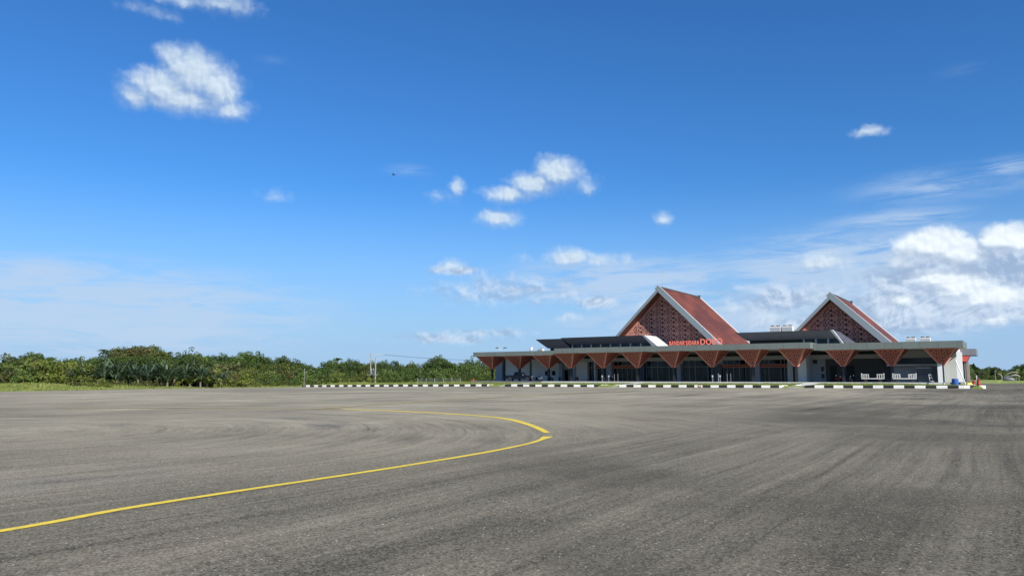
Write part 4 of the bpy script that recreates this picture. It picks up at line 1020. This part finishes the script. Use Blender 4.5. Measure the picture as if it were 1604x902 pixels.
for k in (-1, 0, 1): MB().bar((k * .28, 0, 1.1), (k * .28, 0, 1.4), .05).build('bushing', M['cream'], tr)
for i, (dx_, dz_) in enumerate(((0, 0), (.5, .05), (1.2, 0))):
    a = Vector((P1[0] + 1.5 + dx_, P1[1], 7.15)); b = Vector((14 + dx_, 236, 7.6)); mb = MB(); pts = []
    for k in range(25):
        t = k / 24; p = a.lerp(b, t) - a; p.z -= 4 * t * (1 - t) * 1.1; pts.append(tuple(p))
    mb.path(pts, .012, 4); o = mb.build('power_line', M['black']); o.location = a
    tag(o, 'thin dark power line sagging from the utility poles to behind the terminal', 'cable', 'power lines from the utility poles')
o = empty('signal_post', gplace(-40.5, 149), 0, 'lone thin pale post in the grass near the left end of the kerb', 'post')
MB().bar((0, 0, 0), (0, 0, 3.5), .045, .035, 8).build('post', M['concrete_pole'], o); MB().lathe([(.09, 0), (.09, .1), (.02, .13)], 0, 0, 3.5, 8).build('cap', M['metal'], o)
# low shed in the bushes
o = empty('low_shed', (-58.2, 186, gw(-58.2, 186)), 0, 'low shed with a thin pale roof edge half hidden in the bushes', 'shed')
MB().box(-3.4, 3.4, 0, 3, 0, 2.4).build('wall', M['header'], o); MB().hexa([(-3.8, -.4, 2.41), (3.8, -.4, 2.41), (3.8, 3.4, 2.6), (-3.8, 3.4, 2.6)], [(-3.8, -.4, 2.6), (3.8, -.4, 2.6), (3.8, 3.4, 2.8), (-3.8, 3.4, 2.8)]).build('roof', M['cream'], o)
MB().box(-.5, .5, -.05, -.003, 0, 2.0).build('door', M['dark'], o)
# wire fence by the trees
f0 = Vector((-19.5, 158)); f1 = Vector((-10.6, 157))
o = empty('wire_fence', (f0.x, f0.y, gw(f0.x, f0.y)), 0, 'grey wire mesh fence standing in the grass left of the terminal', 'fence')
mb = MB(); n = 46
for k in range(n + 1):
    p = f0.lerp(f1, k / n) - f0; mb.bar((p.x, p.y, .05), (p.x, p.y, 1.15), .012, n=4)
for z in (.2, .45, .7, .95, 1.12): mb.bar((0, 0, z), (f1.x - f0.x, f1.y - f0.y, z), .012, n=4)
mb.build('mesh_panel', M['slim'], o)
for k in range(6):
    p = f0.lerp(f1, k / 5) - f0; MB().bar((p.x, p.y, 0), (p.x, p.y, 1.3), .05).build('fence_post', M['concrete_pole'], o)
# bird
me = MB(); loft(me, [[(x, r_ * math.cos(a_), r_ * math.sin(a_)) for a_ in [2 * math.pi * k / 8 for k in range(8)]] for x, r_ in ((-.22, .01), (-.12, .03), (0, .055), (.1, .045), (.14, .03), (.19, .028), (.24, .006))])
for s in (-1, 1): me.add([(-.05, s * .04, .02), (.07, s * .04, .02), (.04, s * .22, .12), (-.06, s * .22, .12), (-.08, s * .42, .06)], [(0, 1, 2, 3), (3, 2, 4)])
o = me.build('bird', M['scblack']); o.location = (-.1556 * 85, .9757 * 85, 1.6 + .2648 * 85); o.rotation_euler = (0, .2, 2.6); tag(o, 'small dark bird flying alone in the open sky', 'bird')

# ------------------------------------------------------------------ vegetation prototypes
rng = np.random.default_rng(7)
def leaf_cloud(clumps, per, size, rng, droop=.0, spread=1.0):
    """clumps: (x,y,z,r); quads scattered on each clump's shell"""
    C = []
    for (x, y, z, r) in clumps:
        n = int(per * (r / .9) ** 1.6) + 8
        d = rng.normal(size=(n, 3)); d /= np.linalg.norm(d, axis=1)[:, None]
        rr = r * rng.uniform(.55, 1.08, n) ** .6
        p = d * rr[:, None] * np.array([1, 1, .78]) + np.array([x, y, z])
        nrm = d + rng.normal(size=(n, 3)) * .75 + np.array([0, 0, .35]); nrm /= np.linalg.norm(nrm, axis=1)[:, None]
        t = np.cross(nrm, rng.normal(size=(n, 3))); t /= np.linalg.norm(t, axis=1)[:, None]; b = np.cross(nrm, t)
        s = size * rng.uniform(.55, 1.35, n)[:, None]; w = s * rng.uniform(.35, .6, n)[:, None]
        C.append(np.stack([p - t * s, p - b * w + t * s * .1, p + t * s, p + b * w + t * s * .1], 1))
    Q = np.concatenate(C); V = Q.reshape(-1, 3); return V, np.arange(len(V)).reshape(-1, 4)
def make_tree(name, h, w, nclump, leaf, rng, bark='bark', trunk_h=.35, per=64, size=.20, flat=False, open_=False):
    o = empty(name, (0, -500, 0)); cl = []; tips = []
    for k in range(nclump):
        while True:
            d = rng.uniform(-1, 1, 3)
            if (d ** 2).sum() < 1: break
        rad = .58 + .42 * abs(d[2]) if flat else 1
        z = h * (trunk_h + (1 - trunk_h) * (.5 + .48 * d[2])); x, y = d[0] * w / 2 * rad, d[1] * w / 2 * rad
        if open_ and rng.random() < .3: continue
        r = rng.uniform(.45, 1.0) * w * .17
        cl.append((x, y, z - r * .4, r)); tips.append((x, y, z))
    V, Fq = leaf_cloud(cl, per, size, rng); V[:, 2] = np.maximum(V[:, 2], .1)
    mb = MB(); tw = w * .028 + .03
    base = Vector((0, 0, -.3)); fork = Vector((rng.uniform(-.2, .2), rng.uniform(-.2, .2), h * (trunk_h + .08)))
    mb.bar(base, fork, tw, tw * .7, 8)
    for x, y, z in tips[::2]:
        e = Vector((x, y, z - .1)); m_ = fork.lerp(e, .5) + Vector((rng.uniform(-.2, .2), rng.uniform(-.2, .2), .25)); mb.bar(fork, m_, tw * .4, tw * .25, 5); mb.bar(m_, e, tw * .25, tw * .08, 5)
    mb.build('trunk', M[bark], o); np_mesh('crown', V, Fq, M[leaf], o); o['h'] = h; return o
def make_palm(name, trunk_h, nf, fl, leaf, rng, leaflet=.55, up=.9, bark='bark'):
    o = empty(name, (0, -500, 0)); Q = []
    for k in range(nf):
        a = 2.399 * k + rng.uniform(-.25, .25); el0 = R(rng.uniform(38, 88)) * up; L_ = fl * rng.uniform(.75, 1.1); n = 15
        d = np.array([math.cos(a), math.sin(a), 0]); side = np.array([-math.sin(a), math.cos(a), 0]); p = np.array([0, 0, trunk_h]); e = el0; prev = p
        for i in range(n):
            step = np.array([d[0] * math.cos(e), d[1] * math.cos(e), math.sin(e)]) * L_ / n; q = p + step; t = (i + 1) / n
            ll = leaflet * math.sin(math.pi * (.12 + .82 * t)) ** .7; dn = np.array([0, 0, -.35 * ll])
            nb = step / np.linalg.norm(step)
            for s in (-1, 1):
                tip = (p + q) / 2 + side * s * ll * .85 + nb * ll * .55 + dn * rng.uniform(.3, 1.4)
                Q.append([p, q, tip + (q - p) * .25, tip - (q - p) * .05])
            p = q; e -= R(rng.uniform(2.5, 6.8)) * (1 + 1.2 * t)
    V = np.array(Q).reshape(-1, 3)
    np_mesh('fronds', V, np.arange(len(V)).reshape(-1, 4), M[leaf], o)
    mb = MB(); mb.path([(0, 0, -.3), (rng.uniform(-.1, .1), 0, trunk_h * .5), (0, 0, trunk_h + .1)], [.2, .15, .13], 8); mb.build('trunk', M[bark], o); return o
def make_blade_plant(name, trunk_h, nl, ll, wd, leaf, rng):
    """sword-leaved plant: long folded blades rising and arching over"""
    o = empty(name, (0, -500, 0)); Q = []
    for k in range(nl):
        a = 2.399 * k + rng.uniform(-.3, .3); e = R(rng.uniform(35, 89)); L_ = ll * rng.uniform(.7, 1.15); n = 9
        d = np.array([math.cos(a), math.sin(a), 0]); side = np.array([-math.sin(a), math.cos(a), 0]); p = np.array([0, 0, trunk_h * rng.uniform(.7, 1.0)]) + d * .1; w0 = .03
        bend = rng.uniform(2.0, 9.0)
        for i in range(n):
            t = (i + 1) / n; q = p + np.array([d[0] * math.cos(e), d[1] * math.cos(e), math.sin(e)]) * L_ / n
            w1 = wd * math.sin(math.pi * min(1, .12 + .86 * t)) ** .6; up = np.array([0, 0, .45])
            for s in (-1, 1): Q.append([p, q, q + side * s * w1 + up * w1, p + side * s * w0 + up * w0])
            p = q; w0 = w1; e -= R(bend) * (.4 + 1.8 * t)
    V = np.array(Q).reshape(-1, 3); np_mesh('fronds', V, np.arange(len(V)).reshape(-1, 4), M[leaf], o)
    mb = MB(); mb.path([(0, 0, -.3), (.05, 0, trunk_h * .6), (0, 0, trunk_h + .05)], [.16, .13, .1], 8); mb.build('trunk', M['bark'], o); return o
def make_bush(name, h, w, nclump, leaf, rng, per=75, size=.14):
    o = empty(name, (0, -500, 0)); cl = []
    for k in range(nclump):
        a = rng.uniform(0, 6.28); rr = w / 2 * math.sqrt(rng.uniform(0, 1)); z = h * rng.uniform(.12, .95) * (1 - .45 * (rr / (w / 2)) ** 2)
        cl.append((rr * math.cos(a), rr * math.sin(a), z, rng.uniform(.25, .55) * h * .45))
    V, Fq = leaf_cloud(cl, per, size, rng); V[:, 2] = np.maximum(V[:, 2], -.05)
    np_mesh('foliage', V, Fq, M[leaf], o); mb = MB()
    for x, y, z, r in cl[:5]: mb.bar((x * .2, y * .2, -.2), (x, y, z), .035, .015, 5)
    mb.build('stem', M['bark'], o); return o
TR = [make_tree('broadleaf_tree', 7, 6.0, 46, 'leafA', rng), make_tree('broadleaf_tree', 7, 6.8, 50, 'leafB', rng, flat=True), make_tree('broadleaf_tree', 7, 5.4, 44, 'leafA', rng, trunk_h=.2),
      make_tree('broadleaf_tree', 7, 6.2, 46, 'leafC', rng, trunk_h=.25), make_tree('broadleaf_tree', 7, 7.4, 56, 'leafR', rng, flat=True), make_tree('broadleaf_tree', 7, 5.0, 30, 'leafA', rng, 'palebark', trunk_h=.42, open_=True, per=34)]
BU = [make_bush('bush', 2.6, 4.2, 24, 'leafD', rng), make_bush('bush', 2.4, 4.0, 22, 'leafC', rng), make_bush('bush', 2.6, 4.4, 24, 'leafR', rng), make_bush('bush', 2.2, 3.6, 20, 'leafB', rng)]
PA = [make_blade_plant('palm', .9, 42, 3.2, .15, 'palm', rng), make_blade_plant('palm', 1.4, 36, 2.9, .16, 'palm', rng), make_blade_plant('palm', .8, 14, 2.8, .2, 'palmY', rng), make_palm('palm', 1.3, 15, 3.2, 'palm', rng, leaflet=.30, up=1.05)]
CP = [make_palm('coconut_palm', 6.3, 22, 2.4, 'palm', rng, leaflet=.5, up=.75, bark='palebark'), make_palm('coconut_palm', 6.3, 20, 2.2, 'leafC', rng, leaflet=.45, up=.9, bark='palebark')]
rnd = random.Random(11)
PC = {}
def plant(protos, kind, x, y, s, label, cat, group, sz=None, rz=None, name=None):
    src = protos[kind]; z = gw(x, y) - .05
    sc = (s * rnd.uniform(.9, 1.15), s * rnd.uniform(.9, 1.15), sz if sz else s)
    key = id(src)
    if key not in PC:
        PC[key] = src; o = src; o.location = (x, y, z); o.scale = sc; o.rotation_euler = (0, 0, rz if rz is not None else rnd.uniform(0, 6.28)); PC[key] = o
    else: o = dup(src, (x, y, z), rz if rz is not None else rnd.uniform(0, 6.28), sc)
    return tag(o, label, cat, group)
# skyline of the left tree belt: direction slope (x/y) and top angle (z-1.6)/y
SK = [(0, 556), (20, 555), (40, 549), (57, 548), (80, 552), (95, 558), (110, 556), (130, 549), (150, 552), (165, 545), (190, 540), (200, 536), (225, 536), (245, 538), (256, 546), (275, 549), (290, 540), (305, 537), (318, 546), (335, 548), (355, 551), (375, 547), (400, 549), (425, 554), (450, 556), (475, 557), (500, 563), (515, 560), (530, 556), (560, 557), (580, 560), (620, 559), (650, 562), (670, 561), (687, 557), (705, 561), (735, 557), (760, 558), (800, 560)]
def sky_y(px): return lin(px, SK)
def kindname(k): return ['dark green broadleaf tree', 'wide olive broadleaf tree', 'low-branching dark green tree', 'fresh green tree', 'reddish-brown flat-crowned tree', 'pale-trunked tree with an open crown'][k]
def zone(px):
    for lim, nm in ((125, 'at the far left of the tree belt'), (330, 'behind the palms in the tree belt'), (480, 'between the palms and the lone pale post'), (600, 'around the two utility poles'), (760, 'between the utility poles and the terminal')):
        if px < lim: return nm
    return 'just behind the left end of the terminal'
def add_tree(px, Y, k, top=None, w=1.0):
    x = (px - 802) / 1189 * Y; ty = (591 - (top if top else sky_y(px))) / 1189 * Y + 1.6; h = max(2.5, ty - gw(x, Y)) * .94
    s = h / 7.0; nm = kindname(k) + ' ' + zone(px); return plant(TR, k, x, Y, s * w, nm, 'tree', nm, sz=s * .98)
def depth_line(px): return lin(px, [(-60, 106), (0, 110), (130, 121), (330, 140), (400, 160), (475, 186), (600, 190), (760, 192), (820, 194)])
px = -40
while px < 800:
    Y0 = depth_line(px)
    c_ = rnd.random(); k = 4 if 175 < px < 240 else rnd.choice([0, 0, 1, 2, 3, 1])
    add_tree(px, Y0 + rnd.uniform(16, 26), k, sky_y(px) + rnd.choice([0, 1, 3, 5, 7]), rnd.uniform(.7, 1.0))
    px += rnd.uniform(9, 14) if px > 330 else rnd.uniform(11, 17)
px = -40
while px < 790:
    Y0 = depth_line(px)
    add_tree(px, Y0 + rnd.uniform(5, 13), rnd.choice([0, 1, 2, 3, 0, 2]), sky_y(px) + rnd.uniform(7, 15), 1.1)
    px += rnd.uniform(12, 20)
o = add_tree(300, 158, 5, 534, .8); tag(o, 'tallest open-crowned pale-trunked tree showing sky through it above the palms', 'tree'); del o['group']
o = add_tree(205, 152, 4, 536, 1.25); tag(o, 'tall rounded reddish-brown tree above the row of palms', 'tree')
for px_, top_, k_, lb in ((240, 537, 1, 'tall olive tree at the right shoulder of the reddish-brown crown'), (350, 549, 0, 'dark rounded tree standing alone on the skyline right of the palms'), (384, 544, 3, 'tallest fresh green tree midway between the palms and the lone post'), (402, 546, 0, 'dark green skyline tree beside the tallest fresh green one'), (447, 552, 2, 'dark skyline tree just left of the lone pale post'), (60, 546, 3, 'tallest green tree at the far left edge of the tree belt'), (688, 553, 0, 'small dark tree sticking up halfway between the utility poles and terminal'), (738, 553, 5, 'pale-trunked tree overlapping the left tip of the canopy')):
    o = add_tree(px_, depth_line(px_) + 17, k_, top_ - 2, .85); tag(o, lb, 'tree'); del o['group']
for px, top in ((168, 541), (186, 541), (243, 536), (262, 545), (58, 548), (45, 552), (84, 555), (20, 553), (530, 556), (690, 557)):
    Y = depth_line(px) + 18; x = (px - 802) / 1189 * Y; h = (591 - top) / 1189 * Y + 1.6 - gw(x, Y); s = h / 8.0
    nm = 'spiky-topped coconut palm rising ' + zone(px); plant(CP, rnd.choice([0, 1]), x, Y, s * .9, nm, 'palm', nm, sz=s)
# low palms with long arching leaves
for i in range(46):
    px = 118 + i * 5.2 + rnd.uniform(-4, 4); Y = depth_line(px) + rnd.uniform(-13, -3)
    big = px > 165
    x = (px - 802) / 1189 * Y; nm = ('low blue-green palm with arching leaves' if i % 5 else 'yellow-green young palm') + ' in the wood edge row'
    if 255 < px < 345: nm = nm.replace('in the wood edge row', 'at the right end of the wood edge row')
    plant(PA, 2 if i % 5 == 0 else rnd.choice([0, 1, 0, 1, 3]), x, Y, rnd.uniform(.8, 1.15) * (1.0 if big else .7), nm, 'palm', nm)
# bushes in front
def bush_label(k, px): return ['yellow-green creeper-covered bush', 'fresh green bush', 'reddish-brown bush', 'olive green bush'][k] + (' at the grass edge' if px < 760 else ' near the far right apron') + (' left of the palms' if px < 125 else ' below the palms' if px < 330 else ' before the tall trees' if px < 600 else ' between the utility poles and the terminal' if px < 760 else '')
px = -40
while px < 790:
    Y = depth_line(px) - (rnd.uniform(2, 9) if not 120 < px < 255 else rnd.uniform(13, 16)); x = (px - 802) / 1189 * Y
    if px < 120: k = rnd.choice([0, 0, 2, 1]); s = rnd.uniform(1.0, 1.55)
    elif px < 185: k = rnd.choice([0, 3]); s = rnd.uniform(.35, .6)
    elif px < 255: k = rnd.choice([3, 2]); s = rnd.uniform(.3, .55)
    elif px < 420: k = rnd.choice([2, 0, 1]); s = rnd.uniform(1.0, 1.6) * (1 if px > 275 else .6)
    elif px < 480: k = rnd.choice([1, 3]); s = rnd.uniform(.6, 1.0)
    else: k = rnd.choice([1, 3, 3, 0]); s = rnd.uniform(.9, 1.6)
    nm = bush_label(k, px); plant(BU, k, x, Y, s, nm, 'bush', nm); px += rnd.uniform(7, 12)
px = -40
while px < 790:
    Y = depth_line(px) + rnd.uniform(1, 5); x = (px - 802) / 1189 * Y; k = rnd.choice([0, 1, 3, 3, 2] if px < 480 else [1, 3, 3])
    s = rnd.uniform(1.3, 2.0) if not 125 < px < 340 else rnd.uniform(.5, .8); nm = bush_label(k, px).replace('bush', 'tall bush'); plant(BU, k, x, Y, s, nm, 'bush', nm); px += rnd.uniform(8, 13)
# far right treeline
RK = [(1490, 577), (1535, 577), (1545, 573), (1555, 573), (1565, 578), (1578, 580), (1592, 572), (1604, 568), (1640, 566)]
px = 1490
while px < 1645:
    Y = rnd.uniform(256, 275); x = (px - 802) / 1189 * Y; h = (591 - lin(px, RK)) / 1189 * Y + 1.6 - gw(x, Y)
    k = rnd.choice([0, 1, 2, 0]); nm = kindname(k) + ' in the distant treeline right of the terminal'; plant(TR, k, x, Y, h / 7 * 1.2, nm, 'tree', nm, sz=h / 7); px += rnd.uniform(5, 8)
px = 1500
while px < 1640:
    Y = rnd.uniform(246, 253); x = (px - 802) / 1189 * Y; k = rnd.choice([1, 3, 0]); nm = bush_label(k, px); plant(BU, k, x, Y, rnd.uniform(.7, 1.3), nm, 'bush', nm); px += rnd.uniform(6, 10)
# bare tree at the right end
o = empty('bare_tree', site(-6.0, 170, .3), 0, 'leafless pale tree with fine branches behind the right end of the terminal', 'tree')
mb = MB(); rb_ = random.Random(3)
def branch(p, d, L_, r, n):
    q = p + d * L_; mb.bar(p, q, r, r * .6, 5)
    if n == 0: return
    for _ in range(3):
        dd = (d + Vector((rb_.uniform(-.8, .8), rb_.uniform(-.8, .8), rb_.uniform(-.15, .5)))).normalized(); branch(q, dd, L_ * .68, r * .55, n - 1)
branch(Vector((0, 0, -.2)), Vector((.05, 0, 1)), 1.1, .06, 5); mb.build('trunk', M['bark'], o)
# far woodland closing the horizon behind the belts
V = []; n = 30000
pa = rng.uniform(-62, 62, n); dist = rng.uniform(300, 380, n); hh = 7 + 2 * np.sin(pa * .9) + 1.5 * np.sin(pa * 2.3); z = -1 + rng.uniform(0, 1, n) ** .7 * hh * .75
cx = dist * np.sin(np.radians(pa)); cy = dist * np.cos(np.radians(pa)); pc = np.stack([cx, cy, z], 1)
t = rng.normal(size=(n, 3)); t /= np.linalg.norm(t, axis=1)[:, None]; b_ = np.cross(t, rng.normal(size=(n, 3))); b_ /= np.linalg.norm(b_, axis=1)[:, None]
s = rng.uniform(.9, 2.0, n)[:, None]
V = np.stack([pc - t * s, pc - b_ * s * .7, pc + t * s, pc + b_ * s * .7], 1).reshape(-1, 3)
o = np_mesh('far_woodland', V, np.arange(len(V)).reshape(-1, 4), M['leafA']); tag(o, 'distant dark green wood closing the horizon behind the airfield', 'woodland', kind='stuff')

# ------------------------------------------------------------------ grass
def tufts(pts, hmin, hmax, wid, rng, blades=4):
    n = len(pts); Vs = []
    for k in range(blades):
        a = rng.uniform(0, 6.28, n); h = rng.uniform(hmin, hmax, n) * pts[:, 3]; off = rng.uniform(-.12, .12, (n, 2)); le = rng.uniform(.1, .5, n) * h
        b0 = pts[:, :3].copy(); b0[:, :2] += off; b0[:, 2] -= .03; w = wid * rng.uniform(.6, 1.4, n)
        sx = np.stack([-np.sin(a) * w, np.cos(a) * w, np.zeros(n)], 1); tip = b0 + np.stack([np.cos(a) * le, np.sin(a) * le, h], 1)
        Vs.append(np.stack([b0 - sx, b0 + sx, tip], 1))
    V = np.concatenate(Vs).reshape(-1, 3); return V, np.arange(len(V)).reshape(-1, 3)
pts = []
rg = random.Random(5)
# long grass along the left field
for i in range(30000):
    px = rg.uniform(-60, 800); D_ = depth_line(px); 
    near = lin(px, [(-60, 80), (0, 87), (120, 93), (250, 105), (400, 130), (475, 160), (620, 150), (800, 134)])
    Y = near + (D_ + 6 - near) * rg.random() ** 1.2 if D_ > near else near
    x = (px - 802) / 1189 * Y; u, v = UV(x, Y); d = outside(u, v)
    if d < .3: continue
    nzv = mnoise.noise(Vector((x * .12, Y * .12, 0))) + .5 * mnoise.noise(Vector((x * .5, Y * .5, 4)))
    hh = (.5 + 1.3 * max(0, nzv)) * (1.0 if px < 480 else .75) * (.45 + .55 * ss(.3, 5, d))
    pts.append((x, Y, g_ground(u, v), hh))
V1, F1 = tufts(np.array(pts), .22, .6, .07, rng, 4)
o = np_mesh('long_grass', V1, F1, M['grassblade']); tag(o, 'long yellow-green grass between the apron edge and the tree belt', 'grass', kind='stuff')
pts = []
for i in range(26000):
    u = rg.uniform(-97, -1.8); v = rg.uniform(115.35, 125.5)
    if any(a - .2 < u < b + .2 for a, b in ((-78.5, -77.3), (-56.0, -54.7), (-27.6, -25.4))): continue
    if u > lin(v, RK_) - .5: continue
    x, y = XY(u, v); pts.append((x, y, g_ground(u, v), 1.0))
for i in range(5000):
    u = rg.uniform(-8, -4); v = rg.uniform(119, 165)
    if u > lin(v, RK_) - .4: continue
    x, y = XY(u, v); pts.append((x, y, g_ground(u, v), 1.1))
V1, F1 = tufts(np.array(pts), .05, .15, .05, rng, 3)
o = np_mesh('short_grass', V1, F1, M['grassblade']); tag(o, 'short mown grass on the strip between the painted kerb and the terminal', 'grass', kind='stuff')
